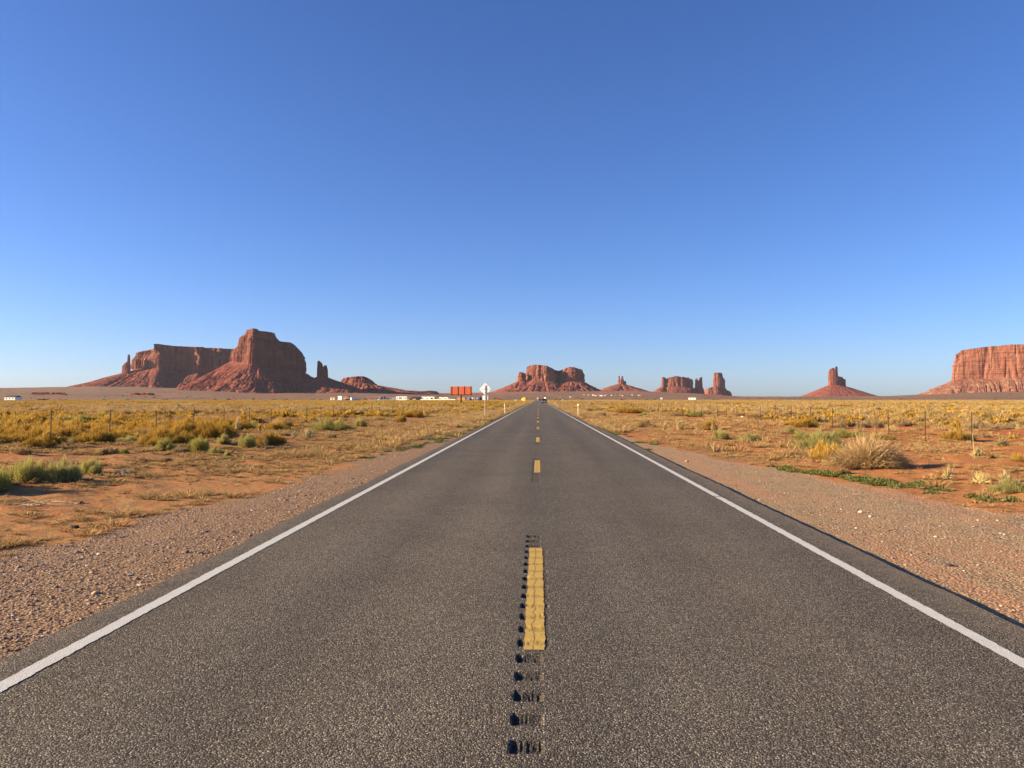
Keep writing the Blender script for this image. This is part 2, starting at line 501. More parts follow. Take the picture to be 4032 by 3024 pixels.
def groove(x, y):
    d = np.zeros_like(x)
    k = np.round((y - G0) / GP)
    off = np.abs(y - G0 - k * GP) / GHALF
    prof = np.clip(1 - off ** 2, 0, 1) ** 0.7
    on = np.zeros_like(x)
    for a, b in DASHES[:4]:
        on = np.maximum(on, ((k * GP + G0) > a - 1.85) & ((k * GP + G0) < b + 0.85))
    under = np.zeros_like(x)
    for a, b in DASHES[:4]:
        under = np.maximum(under, (y > a - .01) & (y < b + .01) & (x > -.1035))
    lat = sstep(-.142, -.134, x) * (1 - sstep(.014 + .06 * under, .026 + .06 * under, x))
    rough = 0.85 + 0.26 * vn(x / .007, y / .10, seed=51) + 0.12 * vn(x / .03, y / .03, seed=53)
    rough = np.maximum(rough, 0.3) + 0.35 * (1 - sstep(-.13, -.085, x))
    # under the paint the milling is shallow and even
    rough = rough * (1 - under) + under * (.42 + .10 * vn(x / .02, y / .06, seed=55))
    return -0.021 * prof * lat * on * rough


road = empty('road', (0, 0, 0))
tag(road, 'straight two lane grey asphalt highway with white edge lines and yellow dashes', 'road', kind='structure')
rowsA = np.concatenate([np.arange(-30, 2, 2.0), np.arange(2, 40, 0.12), np.geomspace(40, 1150, 240)])


def strip(name, xs, rows, zfun, mat, parent, skirt=None, edge_noise=0.0, both=False, smooth=True):
    X, Y = np.meshgrid(xs, rows)
    if edge_noise:
        e = edge_noise * (fbm(Y[:, 0] / .35, Y[:, 0] * 0, seed=61, o=3) + .8 * vn(Y[:, 0] / 2.1, Y[:, 0] * 0, seed=62))
        if skirt == 'L': X[:, 0] += e; X[:, 1] += e
        elif skirt == 'R': X[:, -1] += e; X[:, -2] += e
    if both:
        X[:, 0] += both * vn(rows / .045, rows * 0, seed=63)
        X[:, -1] += both * vn(rows / .045, rows * 0, seed=64)
    Z = zfun(X, Y)
    if skirt == 'L': Z[:, 0] = -0.3
    if skirt == 'R': Z[:, -1] = -0.3
    Vv = np.stack([X, Y, Z], -1).reshape(-1, 3)
    return link(name, mesh_np(name, Vv, grid_quads(len(rows), len(xs)), None, [mat], smooth), parent)


zero = lambda X, Y: np.zeros_like(X)
strip('left_lane', [L_EDGE - .004, L_EDGE, -3.0, -2.2, -1.2, -0.22], rowsA, zero, M_ASPHALT, road, 'L', 0.03, smooth=False)
strip('right_lane', [0.10, 1.2, 2.2, 3.0, R_EDGE, R_EDGE + .004], rowsA, zero, M_ASPHALT, road, 'R', 0.018, smooth=False)
rowsC = np.concatenate([np.arange(-30, 3, 3.0), np.arange(3.05, 9.7, 0.014), np.arange(9.8, 15, .4), np.arange(15.2, 22, 0.02),
                        np.arange(22.2, 27, .4), np.arange(27.4, 34.2, 0.03), np.arange(34.5, 40, .5), np.arange(40, 47, .05), np.geomspace(47.5, 1150, 160)])
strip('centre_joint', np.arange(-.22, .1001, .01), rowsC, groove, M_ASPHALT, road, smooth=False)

rowsL = np.concatenate([np.arange(-10, 2, 1.0), np.arange(2, 26, .03), np.geomspace(26.1, 1150, 260)])
for xs in ((-3.155, -3.10, -3.04), (2.985, 3.04, 3.095)):
    strip('edge_line', list(xs), rowsL, lambda X, Y: np.full_like(X, .004), M_WHITE, road, both=.006)
for k, (a, b) in enumerate(DASHES):
    n = 240 if k < 1 else (120 if k < 3 else 6)
    xs = np.arange(-.099, .0431, .0071) if k < 3 else np.array([-.10, .043])
    rows = np.linspace(a, b, n)
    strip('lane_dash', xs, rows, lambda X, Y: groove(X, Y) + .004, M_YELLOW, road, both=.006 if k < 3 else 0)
M_TAR = flat_mat('tar_seal', (0.03, 0.026, 0.024), 0.6)
for (ya, xa, xb, w, sl) in ((88.0, -3.2, 2.9, .28, .35), (121.0, -2.8, -1.0, .3, .2)):
    xs = np.linspace(xa, xb, 30)
    yy = ya + sl * np.sin(xs * .9) + .15 * vn(xs / .4, xs * 0, seed=71)
    Vv = np.stack([np.stack([xs, yy - w / 2, np.full(30, .006)], -1), np.stack([xs, yy + w / 2, np.full(30, .006)], -1)]).reshape(-1, 3)
    link('tar_seam', mesh_np('tar_seam', Vv, grid_quads(2, 30), None, [M_TAR]), road)
# black scuff across the right edge line
Vv = [(2.93, 13.12, .007), (3.13, 13.0, .007), (3.14, 13.07, .007), (2.93, 13.17, .007)]
link('tyre_scuff', mesh_np('tyre_scuff', Vv, [(0, 1, 2, 3)], None, [M_TAR]), road)

M_SCUFF = NT('pale_scuff')
M_SCUFF.color((0.30, 0.26, 0.19))
_a1 = M_SCUFF.ramp(M_SCUFF.noise(M_SCUFF.pos(), 45, 4, .7), [(.45, 0.0), (.7, .55)])
_tr = M_SCUFF.n('BsdfTransparent'); _mx = M_SCUFF.n('MixShader', i_0=M_SCUFF.math('MULTIPLY', _a1, M_SCUFF.attr('fade')))
M_SCUFF.t.links.new(_tr.outputs[0], _mx.inputs[1]); M_SCUFF.t.links.new(M_SCUFF.bsdf.outputs[0], _mx.inputs[2]); M_SCUFF.t.links.new(_mx.outputs[0], M_SCUFF.out.inputs[0])
for p0, p1, w in (((2110, 1955), (2345, 1990), .16), ((1400, 2070), (1900, 2000), .2), ((2380, 1985), (2560, 2200), .22), ((1250, 2250), (1700, 2120), .15)):
    a_, b_ = [np.array([ray(*p)[0] / -ray(*p)[2], ray(*p)[1] / -ray(*p)[2]]) * CAMH for p in (p0, p1)]
    tt = np.linspace(0, 1, 24)[:, None]
    c_ = a_ + (b_ - a_) * tt; d_ = (b_ - a_) / np.linalg.norm(b_ - a_); n_ = np.array([-d_[1], d_[0]])
    c_ = c_ + n_ * .12 * np.sin(tt * 3)
    cols = [np.concatenate([c_ + n_ * w * q, np.full((24, 1), .0035)], 1) for q in (-.5, -.2, .2, .5)]
    m_ = mesh_np('pale_scuff', np.stack(cols, 1).reshape(-1, 3), grid_quads(24, 4), None, [M_SCUFF.m], True)
    attr(m_, 'fade', (np.sin(np.pi * tt) * np.array([[0, 1, 1, 0]])).ravel())
    link('pale_scuff', m_, road)

# ------------------------------------------------------------------ gravel stones lying on the shoulders
M_STONE = NT('gravel_stone')
M_STONE.color(M_STONE.mix(M_STONE.ramp(M_STONE.attr('tone'), [(0, (0.15, 0.085, 0.055)), (.45, (0.32, 0.20, 0.125)), (.8, (0.46, 0.33, 0.22)), (1, (0.70, 0.60, 0.46))]),
                          M_STONE.mix(1.0, (0.3, 0.2, 0.15), (0.5, 0.5, 0.5), 'MULTIPLY'), M_STONE.ramp(M_STONE.noise(M_STONE.pos(), 90, 3), [(.4, 0.0), (.7, .3)])) if False else
              M_STONE.ramp(M_STONE.attr('tone'), [(0, (0.15, 0.085, 0.055)), (.45, (0.32, 0.20, 0.125)), (.8, (0.46, 0.33, 0.22)), (1, (0.70, 0.60, 0.46))]))
M_STONE = M_STONE.m
_p = (1 + 5 ** .5) / 2
ICO_V = np.array([(-1, _p, 0), (1, _p, 0), (-1, -_p, 0), (1, -_p, 0), (0, -1, _p), (0, 1, _p), (0, -1, -_p), (0, 1, -_p), (_p, 0, -1), (_p, 0, 1), (-_p, 0, -1), (-_p, 0, 1)]) / 1.9
ICO_F = np.array([(0, 11, 5), (0, 5, 1), (0, 1, 7), (0, 7, 10), (0, 10, 11), (1, 5, 9), (5, 11, 4), (11, 10, 2), (10, 7, 6), (7, 1, 8), (3, 9, 4), (3, 4, 2), (3, 2, 6), (3, 6, 8), (3, 8, 9), (4, 9, 5), (2, 4, 11), (6, 2, 10), (8, 6, 7), (9, 8, 1)])


def stones(name, x, y, size, tone, label):
    n = len(x)
    jit = 1 + .35 * rng.uniform(-1, 1, (n, 12, 1))
    sc3 = np.stack([rng.uniform(.8, 1.4, n), rng.uniform(.6, 1.1, n), rng.uniform(.35, .75, n)], -1)[:, None, :]
    Vs = ICO_V[None] * jit * sc3 * size[:, None, None]
    th = rng.uniform(0, 6.28, n); c, s = np.cos(th)[:, None], np.sin(th)[:, None]
    X = Vs[..., 0] * c - Vs[..., 1] * s; Y = Vs[..., 0] * s + Vs[..., 1] * c
    Vs = np.stack([X + x[:, None], Y + y[:, None], Vs[..., 2] + (gz(x, y) + size * .15)[:, None]], -1).reshape(-1, 3)
    Fs = (ICO_F[None] + 12 * np.arange(n)[:, None, None]).reshape(-1, 3)
    m = mesh_np(name, Vs, None, Fs, [M_STONE])
    attr(m, 'tone', np.repeat(tone, 12))
    o = link(name, m)
    tag(o, label, 'gravel', kind='stuff')


def rej(n, x0, x1, y0, y1, p):
    x = rng.uniform(x0, x1, n); y = y0 * (y1 / y0) ** rng.uniform(0, 1, n)
    k = rng.uniform(0, 1, n) < p(x, y)
    return x[k], y[k]


x, y = rej(42000, -7.2, -3.42, 4.0, 34, lambda x, y: gravel_mask(x, y) * (.35 + .65 * sstep(-.2, .4, vn(x / .6, y / 2.5, seed=81))) + .02)
sz = np.clip(rng.lognormal(-5.0, .48, len(x)), .004, .032)
stones('loose_gravel', x, y, sz, rng.beta(1.6, 1.8, len(x)), 'loose pebbly gravel on the left road shoulder')
x, y = rej(13000, 3.56, 9, 5.2, 34, lambda x, y: gravel_mask(x, y) * (.25 + .5 * sstep(0, .5, vn(x / .8, y / 1.5, seed=82))) + .01)
sz = np.clip(rng.lognormal(-4.85, .5, len(x)), .004, .03)
stones('loose_gravel', x, y, sz, rng.beta(1.5, 1.9, len(x)), 'fine pale gravel on the wide right pull-off')

# ------------------------------------------------------------------ buttes
def chaikin(p, n=2):
    for _ in range(n):
        q = np.roll(p, -1, 0)
        p = np.stack([.75 * p + .25 * q, .25 * p + .75 * q], 1).reshape(-1, 2)
    return p


def butte(label, D, outline, top, base, foot, seed, mat=None, slope=1.5, tiers=((0, 0), (1, 6)), col=(30, 10), big=(110, 20), ledge=6.0,
          N=900, NR=64, NT=40, gully=10.0, smooth_n=2, wide=(1, 1), capn=5.0, band=0.0, cexp=1.28):
    """outline: plan of the cliff as (photo x, depth in px behind plane D); top/base: cliff top and foot as (photo x, photo y)"""
    mpp = D / F
    zof = lambda px, py: at(px, py, D)[2]
    P = np.array([at(px, 1571, D + v * mpp)[:2] for px, v in outline])
    P = chaikin(P, smooth_n)
    Pc = np.vstack([P, P[:1]])
    seg = np.hypot(*np.diff(Pc, axis=0).T); s = np.concatenate([[0], np.cumsum(seg)])
    ss = np.linspace(0, s[-1], N, endpoint=False)
    O = np.stack([np.interp(ss, s, Pc[:, 0]), np.interp(ss, s, Pc[:, 1])], -1)
    area = np.sum(O[:, 0] * np.roll(O[:, 1], -1) - np.roll(O[:, 0], -1) * O[:, 1])
    if area < 0: O = O[::-1]
    def normals(O, k):
        tdir = np.roll(O, -k, 0) - np.roll(O, k, 0)
        n = np.stack([tdir[:, 1], -tdir[:, 0]], -1)
        return n / np.maximum(np.linalg.norm(n, axis=1, keepdims=True), 1e-6)
    nrm = normals(O, 6); nsm = normals(O, 45)
    for _ in range(4):
        nsm = (nsm + np.roll(nsm, 14, 0) + np.roll(nsm, -14, 0)) / 3
    nsm /= np.maximum(np.linalg.norm(nsm, axis=1, keepdims=True), 1e-6)
    tx = np.array([at(a, 1571, D)[0] for a, b in top]); tz = np.array([zof(a, b) for a, b in top])
    bx = np.array([at(a, 1571, D)[0] for a, b in base]); bz = np.array([zof(a, b) for a, b in base])
    ft = np.array([(at(a, 1571, D)[0], zof(a, b)) for a, b in foot])
    OX = O[:, 0] * D / O[:, 1]             # along the line of sight, in the butte's own plane
    zt = np.interp(OX, tx, tz); zb = np.interp(OX, bx, bz)
    zt = zt + capn * .5 * fbm(O[:, 0] / 30, O[:, 1] / 30, seed=seed + 7, o=3)
    tl, ti = np.array(tiers).T
    hf = np.clip((zt - zb) / (.85 * (zt - zb).max()), .1, 1) ** 1.5
    rows, tal = [], []
    L1, A1 = big; L2, A2 = col if len(col) == 2 else (col[0], col[1])
    def disp(X, Y, Z, amp=1.0):
        d1 = fbm(X / L1, Y / L1, Z / (L1 * 5), seed=seed, o=2)
        n2 = vn(X / L2, Y / L2, Z / (L2 * 9), seed=seed + 1)
        n3 = vn(X / (L2 * .37), Y / (L2 * .37), Z / (L2 * 2.5), seed=seed + 2)
        d2 = np.minimum(np.abs(n2) * 3.2, 1) - .75
        d3 = np.minimum(np.abs(n3) * 3.0, 1) - .75
        d4 = vn(X / (L2 * .5), Y / (L2 * .5), Z / (L2 * .35), seed=seed + 3)
        return amp * (A1 * d1 + A2 * d2 + A2 * .42 * d3 + A2 * .22 * d4)
    lowz = zb.min()
    # talus from the foot up to the cliff
    for i in range(NT):
        r = 1 - i / NT
        zf = np.interp(O[:, 0], ft[:, 0], ft[:, 1])
        h = np.maximum(zb - zf, 4)
        sl = slope * np.where(nsm[:, 0] < 0, wide[0] * np.abs(nsm[:, 0]), wide[1] * np.abs(nsm[:, 0])) + slope * (1 - np.abs(nsm[:, 0]))
        L = h * sl
        rr = r ** 1.0
        lo = L * rr * 1.35 + .35 * A2 * (1 - r)
        X = O[:, 0] + nsm[:, 0] * lo; Y = O[:, 1] + nsm[:, 1] * lo
        z = zf - .28 * h + (zb - zf + .28 * h) * (1 - r) ** cexp
        env = math.sin(math.pi * min(1, r * 1.02)) ** .7
        wob = .35 * vn(X / 60, Y / 60, seed=seed + 14)
        gl = np.minimum(np.abs(vn(ss / 30 + wob, ss * 0 + r * 1.6, seed=seed + 11)) * 2.2, 1) + .6 * np.minimum(np.abs(vn(ss / 11 + wob, ss * 0 + r * 2.6, seed=seed + 12)) * 2.2, 1) - 1
        z = z + gully * env * gl + gully * .22 * env * vn(X / 9, Y / 9, z / 9, seed=seed + 13)
        st = ledge * 2.2
        zq = np.floor(z / st) * st + st * sstep(.25, .75, (z / st) % 1)
        mk = sstep(-.1, .25, vn(X / 70, Y / 70, z / 40, seed=seed + 15)) * env
        z = z * (1 - .8 * mk) + zq * .8 * mk
        if band:      # a broken cliff band part way up the talus
            q = sstep(.38, .42, r) * (1 - sstep(.42, .5, r))
            z = z - band * q * sstep(-.1, .2, vn(X / 55, Y / 55, seed=seed + 16))
        rows.append(np.stack([X, Y, z], -1)); tal.append(np.ones(N))
    # cliff
    blend = None
    for i in range(NR):
        tt = i / (NR - 1)
        z = zb + (zt - zb) * tt
        ins = np.interp(tt, tl, ti) * hf
        ins = ins + ledge * .16 * vn(z / 5.5, z * 0 + 3.1, seed=seed + 21) + ledge * .25 * vn(z / 17, O[:, 0] / 400, seed=seed + 22)
        d = disp(O[:, 0], O[:, 1], z) * sstep(-.02, .08, tt)
        off = d - ins
        rows.append(np.stack([O[:, 0] + nrm[:, 0] * off, O[:, 1] + nrm[:, 1] * off, z], -1))
        tal.append(np.full(N, float(np.clip(1 - tt * 14, 0, 1))))
    # cap
    last = rows[-1]
    vm = O[:, 1].mean(); x0, x1 = O[:, 0].min(), O[:, 0].max(); w = (x1 - x0) * .04
    tgt = np.stack([np.clip(last[:, 0], x0 + w, x1 - w), np.full(N, vm)], -1)
    for q in (.03, .08, .16, .3, .5, .72, .9, 1.0):
        XY = last[:, :2] * (1 - q) + tgt * q
        z = np.interp(XY[:, 0] * D / XY[:, 1], tx, tz) * min(1, q * 6) + last[:, 2] * (1 - min(1, q * 6)) + capn * min(1, q * 6) * .6 * fbm(XY[:, 0] / 40, XY[:, 1] / 40, seed=seed + 31, o=3)
        rows.append(np.stack([XY[:, 0], XY[:, 1], z], -1)); tal.append(np.full(N, .35))
    Vv = np.concatenate(rows)
    m = mesh_np('sandstone_butte', Vv, grid_quads(len(rows), N, wrap=True), None, [mat or M_ROCK])
    attr(m, 'tal', np.concatenate(tal))
    o = link('sandstone_butte', m)
    tag(o, label, 'butte', kind='structure')
    return o


def zx(ox, oy, s, pts): return [(ox + a * s, oy + b * s) for a, b in pts]
z1 = lambda p: zx(350, 1250, .4973, p)
z2 = lambda p: zx(1250, 1480, .4069, p)
z3 = lambda p: zx(1900, 1400, .4747, p)
z4 = lambda p: zx(3000, 1330, .4666, p)

# long mesa at the left
butte('long flat-topped red mesa stretching behind the tall dark-faced butte', 5600,
      [(521, -10), (555, -40), (600, -58), (634, -62), (652, -10), (700, 6), (748, 2), (766, -34), (790, -38), (800, -6), (830, 0), (860, -20), (900, 10), (960, 30), (1010, 60), (1010, 230), (850, 300), (620, 260), (530, 120)],
      z1([(-100, 290), (345, 285), (365, 276), (430, 262), (520, 246), (530, 222), (560, 214), (680, 222), (800, 231), (1000, 241), (1165, 244), (1600, 250)]),
      z1([(300, 420), (345, 414), (570, 414), (700, 425), (840, 436), (900, 450), (1000, 446), (1200, 430)]), [(300, 1532), (1100, 1534)],
      101, slope=1.75, tiers=((0, 0), (.06, 2), (.58, 8), (.61, 14), (.80, 44), (.84, 46), (1, 48)), col=(34, 12), big=(170, 40), gully=13, wide=(1.35, 1), N=1100, band=8)
butte('slender finger-like red spire at the left end of the long mesa', 5500,
      [(478, 0), (492, -10), (508, -8), (514, 2), (508, 16), (490, 18), (478, 10)],
      z1([(250, 405), (262, 385), (272, 372), (285, 358), (301, 352), (305, 310), (311, 293), (319, 293), (324, 318), (322, 352), (330, 380)]),
      z1([(250, 440), (330, 440)]), [(400, 1532), (600, 1532)], 103, slope=1.6, tiers=((0, 0), (1, 3)), col=(16, 3.5), big=(40, 5), N=420, wide=(2.3, 1.0), ledge=3, capn=2, smooth_n=1)
# tall butte in front of it
butte('tallest dark-faced red butte with a stepped cap and broad talus apron, left of the road', 4500,
      [(900, 84), (911, 44), (940, 4), (964, -30), (984, -50), (1015, -38), (1040, -18), (1080, -6), (1100, 22), (1150, 36), (1198, 74), (1202, 140), (1150, 205), (1040, 225), (925, 175)],
      z1([(1100, 250), (1150, 238), (1172, 222), (1186, 152), (1238, 120), (1246, 88), (1330, 92), (1342, 103), (1468, 119), (1474, 146), (1508, 182), (1602, 190), (1632, 212), (1690, 274), (1702, 300), (1720, 310)]),
      z1([(1100, 345), (1140, 352), (1200, 366), (1240, 372), (1300, 378), (1420, 398), (1560, 418), (1710, 432)]), [(600, 1551), (1500, 1551)],
      107, mat=M_ROCK_SHADE, slope=1.62, tiers=((0, 0), (.05, 2), (.55, 8), (.72, 12), (.80, 30), (.83, 31), (1, 32)), col=(30, 7), big=(120, 10), gully=15, wide=(1.15, 1.1), N=1100, band=10, ledge=9, smooth_n=1)
butte('dark three-pronged rock tower on the ridge right of the tallest butte', 4600,
      [(1247, 4), (1256, -8), (1275, -8), (1290, 2), (1292, 16), (1270, 24), (1250, 18)],
      z1([(1795, 360), (1803, 345), (1818, 343), (1828, 346), (1832, 360), (1840, 356), (1848, 382), (1854, 392), (1862, 380), (1880, 378), (1886, 395), (1896, 440)]),
      z1([(1795, 468), (1896, 474)]), [(1100, 1545), (1500, 1545)], 109, mat=M_ROCK_SHADE, slope=1.9, tiers=((0, 0), (1, 4)), col=(18, 5), big=(40, 5), N=460, wide=(1.2, 1.5), ledge=3, capn=2, smooth_n=1)
butte('low dark red mesa tapering to the right toward the camp', 5000,
      [(1337, 10), (1352, -10), (1400, -22), (1440, -22), (1472, -6), (1490, 14), (1470, 60), (1400, 80), (1345, 50)],
      z2([(195, 62), (212, 58), (238, 34), (252, 20), (300, 12), (370, 6), (440, 4), (490, 20), (545, 58), (560, 75), (600, 84)]),
      z2([(200, 78), (380, 66), (480, 74), (600, 94)]), [(1250, 1541), (1560, 1543)], 113, slope=2.0, tiers=((0, 0), (.5, 5), (.55, 12), (1, 16)), col=(24, 7), big=(60, 9), N=600, wide=(1.1, 2.6), ledge=5)
butte('low red ledge on the skyline left of the billboard', 5200,
      [(1570, 0), (1600, -12), (1660, -16), (1710, -8), (1730, 6), (1680, 30), (1600, 24)],
      z2([(780, 146), (880, 141), (1000, 149), (1060, 146), (1100, 144), (1150, 150), (1190, 158), (1240, 163)]),
      z2([(780, 150), (1000, 156), (1240, 166)]), [(1400, 1546), (1800, 1550)], 117, slope=2.5, tiers=((0, 0), (1, 3)), col=(20, 4), big=(60, 6), N=500, ledge=3, capn=2)
# central butte
butte('twin-topped red butte straight above the end of the road', 6800,
      [(2068, 26), (2074, 4), (2084, 0), (2092, -30), (2120, -40), (2165, -44), (2186, -30), (2191, 36), (2207, 40), (2213, -16), (2240, -34), (2280, -34), (2300, -18), (2306, 40), (2270, 90), (2160, 100), (2080, 70)],
      z3([(340, 150), (358, 148), (360, 102), (372, 90), (400, 78), (440, 78), (530, 86), (560, 98), (600, 117), (632, 124), (660, 116), (692, 104), (722, 95), (760, 98), (800, 110), (846, 119), (862, 130)]),
      z3([(340, 205), (400, 208), (500, 216), (600, 218), (700, 216), (860, 222)]), [(1900, 1549), (2500, 1546)],
      121, slope=1.75, tiers=((0, 0), (.05, 2), (.7, 8), (.78, 18), (1, 30)), col=(36, 12), big=(130, 14), capn=2.5, smooth_n=1, gully=15, wide=(1.5, 1.1), N=1100, band=12)
butte('shadowed buttress rock joined to the left side of the twin-topped butte', 6760,
      [(2035, 12), (2040, -4), (2052, -10), (2066, -6), (2072, 8), (2066, 30), (2045, 28)],
      z3([(280, 170), (288, 160), (298, 160), (300, 140), (318, 138), (340, 143), (356, 150), (380, 150)]),
      z3([(280, 215), (380, 205)]), [(1900, 1549), (2200, 1546)], 123, slope=1.75, tiers=((0, 0), (1, 6)), col=(22, 6), big=(50, 8), N=460, wide=(1.5, 1), ledge=4, capn=3, band=10)
butte('small red butte crowned by thin twin spires, right of the road', 8200,
      [(2432, 4), (2440, -6), (2456, -7), (2467, 2), (2464, 12), (2440, 14)],
      z3([(1118, 232), (1126, 206), (1129, 168), (1137, 168), (1140, 195), (1149, 203), (1153, 172), (1166, 172), (1169, 196), (1176, 212), (1195, 214), (1200, 240)]),
      z3([(1110, 234), (1200, 240)]), [(2300, 1546), (2600, 1546)], 127, slope=2.3, tiers=((0, 0), (1, 3)), col=(20, 5), big=(50, 5), N=520, wide=(1.6, 1.5), ledge=4, capn=1, smooth_n=1, band=10)
butte('jagged red rock wall of fluted columns, first of the group right of centre', 9000,
      [(2602, 6), (2606, -8), (2616, -10), (2624, -2), (2640, -14), (2672, -18), (2700, -16), (2722, -10), (2730, 0), (2726, 14), (2680, 24), (2620, 20)],
      z3([(1478, 200), (1482, 180), (1510, 180), (1522, 195), (1535, 190), (1545, 180), (1575, 178), (1585, 176), (1602, 169), (1618, 172), (1640, 178), (1665, 177), (1690, 184), (1702, 184), (1712, 180), (1722, 200), (1732, 192), (1744, 202), (1750, 230)]),
      z3([(1470, 262), (1610, 256), (1750, 262)]), [(2500, 1552), (2800, 1560)], 131, cexp=.7, slope=.85, tiers=((0, 0), (1, 9)), col=(28, 9), big=(70, 10), N=800, wide=(1.5, .5), ledge=4, capn=7, smooth_n=1)
butte('narrow pillar with a notched top standing between the jagged wall and the square tower', 9050,
      [(2736, 4), (2742, -7), (2757, -8), (2767, -2), (2766, 10), (2748, 14)],
      z3([(1758, 215), (1764, 190), (1782, 188), (1788, 206), (1798, 207), (1804, 188), (1814, 182), (1824, 178), (1828, 205), (1834, 240)]),
      z3([(1755, 262), (1840, 262)]), [(2600, 1556), (2900, 1560)], 133, cexp=.7, slope=.55, tiers=((0, 0), (1, 6)), col=(24, 6), big=(50, 5), N=420, wide=(.5, .5), ledge=4, capn=3, smooth_n=1)
tower = butte('square red rock tower on a broad pedestal, last of the group right of centre', 8900,
      [(2806, 6), (2811, -12), (2832, -16), (2851, -12), (2858, 4), (2848, 20), (2815, 22)],
      z3([(1900, 200), (1908, 170), (1913, 150), (1940, 142), (1965, 142), (1988, 145), (1994, 172), (2000, 188), (2014, 204), (2022, 220)]),
      z3([(1900, 258), (1960, 262), (2025, 272)]), [(2700, 1552), (2900, 1556)], 137, cexp=.8, gully=3, slope=.5, tiers=((0, 0), (.8, 5), (1, 7)), col=(40, 7), big=(80, 6), N=600, wide=(1.0, 1.0), ledge=5, capn=2, smooth_n=1)
ped = butte('', 8900, [(2772, 8), (2780, -18), (2805, -30), (2850, -30), (2874, -20), (2884, 8), (2862, 34), (2795, 34)],
      z3([(1836, 296), (1845, 284), (1872, 270), (1905, 262), (1960, 258), (2016, 270), (2020, 284), (2050, 294), (2064, 310), (2072, 330)]),
      z3([(1830, 318), (1960, 322), (2075, 338)]), [(2700, 1566), (2900, 1566)], 138, slope=1.0, gully=4, tiers=((0, 0), (.4, 4), (.5, 10), (1, 16)), col=(30, 8), big=(60, 8), N=600, NR=40, NT=20, ledge=5, capn=2, smooth_n=1)
ped.name = 'pedestal'
for k_ in ('label', 'category', 'kind'):
    if k_ in ped: del ped[k_]
ped.parent = tower
# lone butte with the raised thumb
butte('lone red butte shaped like a raised thumb on a wide cone', 7600,
      [(3259, 8), (3263, -10), (3285, -16), (3316, -14), (3334, 0), (3326, 18), (3275, 22)],
      z4([(555, 310), (562, 290), (570, 272), (590, 258), (600, 254), (613, 258), (617, 285), (620, 300), (622, 246), (630, 242), (639, 246), (641, 290), (644, 324), (660, 328), (682, 332), (690, 346), (704, 350), (714, 364), (720, 390)]),
      z4([(550, 402), (640, 402), (720, 410)]), [(3100, 1569), (3500, 1568)], 139, mat=M_ROCK, cexp=1.1, gully=4, slope=1.9, tiers=((0, 0), (.28, 1), (.32, 3), (1, 4)), col=(20, 2.4), big=(70, 3), N=900, wide=(1.25, 1.6), ledge=3, capn=1, smooth_n=1)
# big mesa at the right edge
butte('huge flat-topped pale red mesa cut off by the right edge of the picture', 5400,
      [(3746, 70), (3749, -6), (3760, -20), (3850, -50), (3900, -62), (3960, -86), (4030, -112), (4120, -140), (4300, -190), (4600, -240), (4700, 60), (4400, 200), (4000, 200), (3780, 120)],
      z4([(1600, 155), (1620, 152), (1640, 140), (1672, 126), (1692, 108), (1760, 98), (1860, 88), (1950, 78), (2000, 78), (2060, 72), (2130, 68), (2212, 70), (2600, 72), (3700, 80)]),
      z4([(1580, 362), (1640, 364), (1800, 360), (1900, 352), (2212, 345), (3700, 345)]), [(3500, 1560), (4800, 1556)],
      149, mat=M_ROCK_PALE, slope=1.55, tiers=((0, 0), (.06, 2), (.30, 3), (.33, 7), (.64, 9), (.67, 16), (.8, 20), (.83, 27), (1, 29)), col=(52, 6), big=(200, 11), gully=8, wide=(1.5, 1), N=1500, ledge=11)
# low red ledges below the left skyline
for px, py, w, hh, D, nm in ((190, 1551, 170, 6, 3000, 'low dark red rock ledge on the plain below the far left skyline'),
                             (560, 1552, 110, 5, 3300, 'short red rock ledge on the plain in front of the long mesa')):
    X, Y, Z = ground_at(px, py + 3)
    D = Y
    butte(nm, D, [(px - w / 2, 4), (px - w / 4, -6), (px, 2), (px + w / 4, -8), (px + w / 2, 4), (px, 20)],
          [(px - w, py - hh * .6), (px, py - hh), (px + w, py - hh * .4)], [(px - w, py), (px + w, py)], [(px - w, py + 2), (px + w, py + 2)], 151 + px,
          slope=1.2, tiers=((0, 0), (1, 2)), col=(14, 4), big=(40, 8), N=300, NR=14, NT=12, ledge=2, capn=2, gully=1)

# ------------------------------------------------------------------ plants
def plant_material(name, stops_a, stops_b, trans=0.25):
    """stops: base-to-tip colours; an individual falls between the two sets"""
    t = NT(name)
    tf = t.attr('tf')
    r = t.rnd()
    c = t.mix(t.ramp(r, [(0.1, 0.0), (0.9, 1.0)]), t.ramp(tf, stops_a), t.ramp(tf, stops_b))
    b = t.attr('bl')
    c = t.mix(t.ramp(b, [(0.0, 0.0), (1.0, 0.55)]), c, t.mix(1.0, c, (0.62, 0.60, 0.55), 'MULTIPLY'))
    t.color(c)
    t.bsdf.inputs['Roughness'].default_value = 0.85
    t.bsdf.inputs['Specular IOR Level'].default_value = 0.12
    tr = t.n('BsdfTranslucent', i_Color=c)
    mx = t.n('MixShader', i_0=trans)
    t.t.links.new(t.bsdf.outputs[0], mx.inputs[1]); t.t.links.new(tr.outputs[0], mx.inputs[2])
    t.t.links.new(mx.outputs[0], t.out.inputs[0])
    return t.m


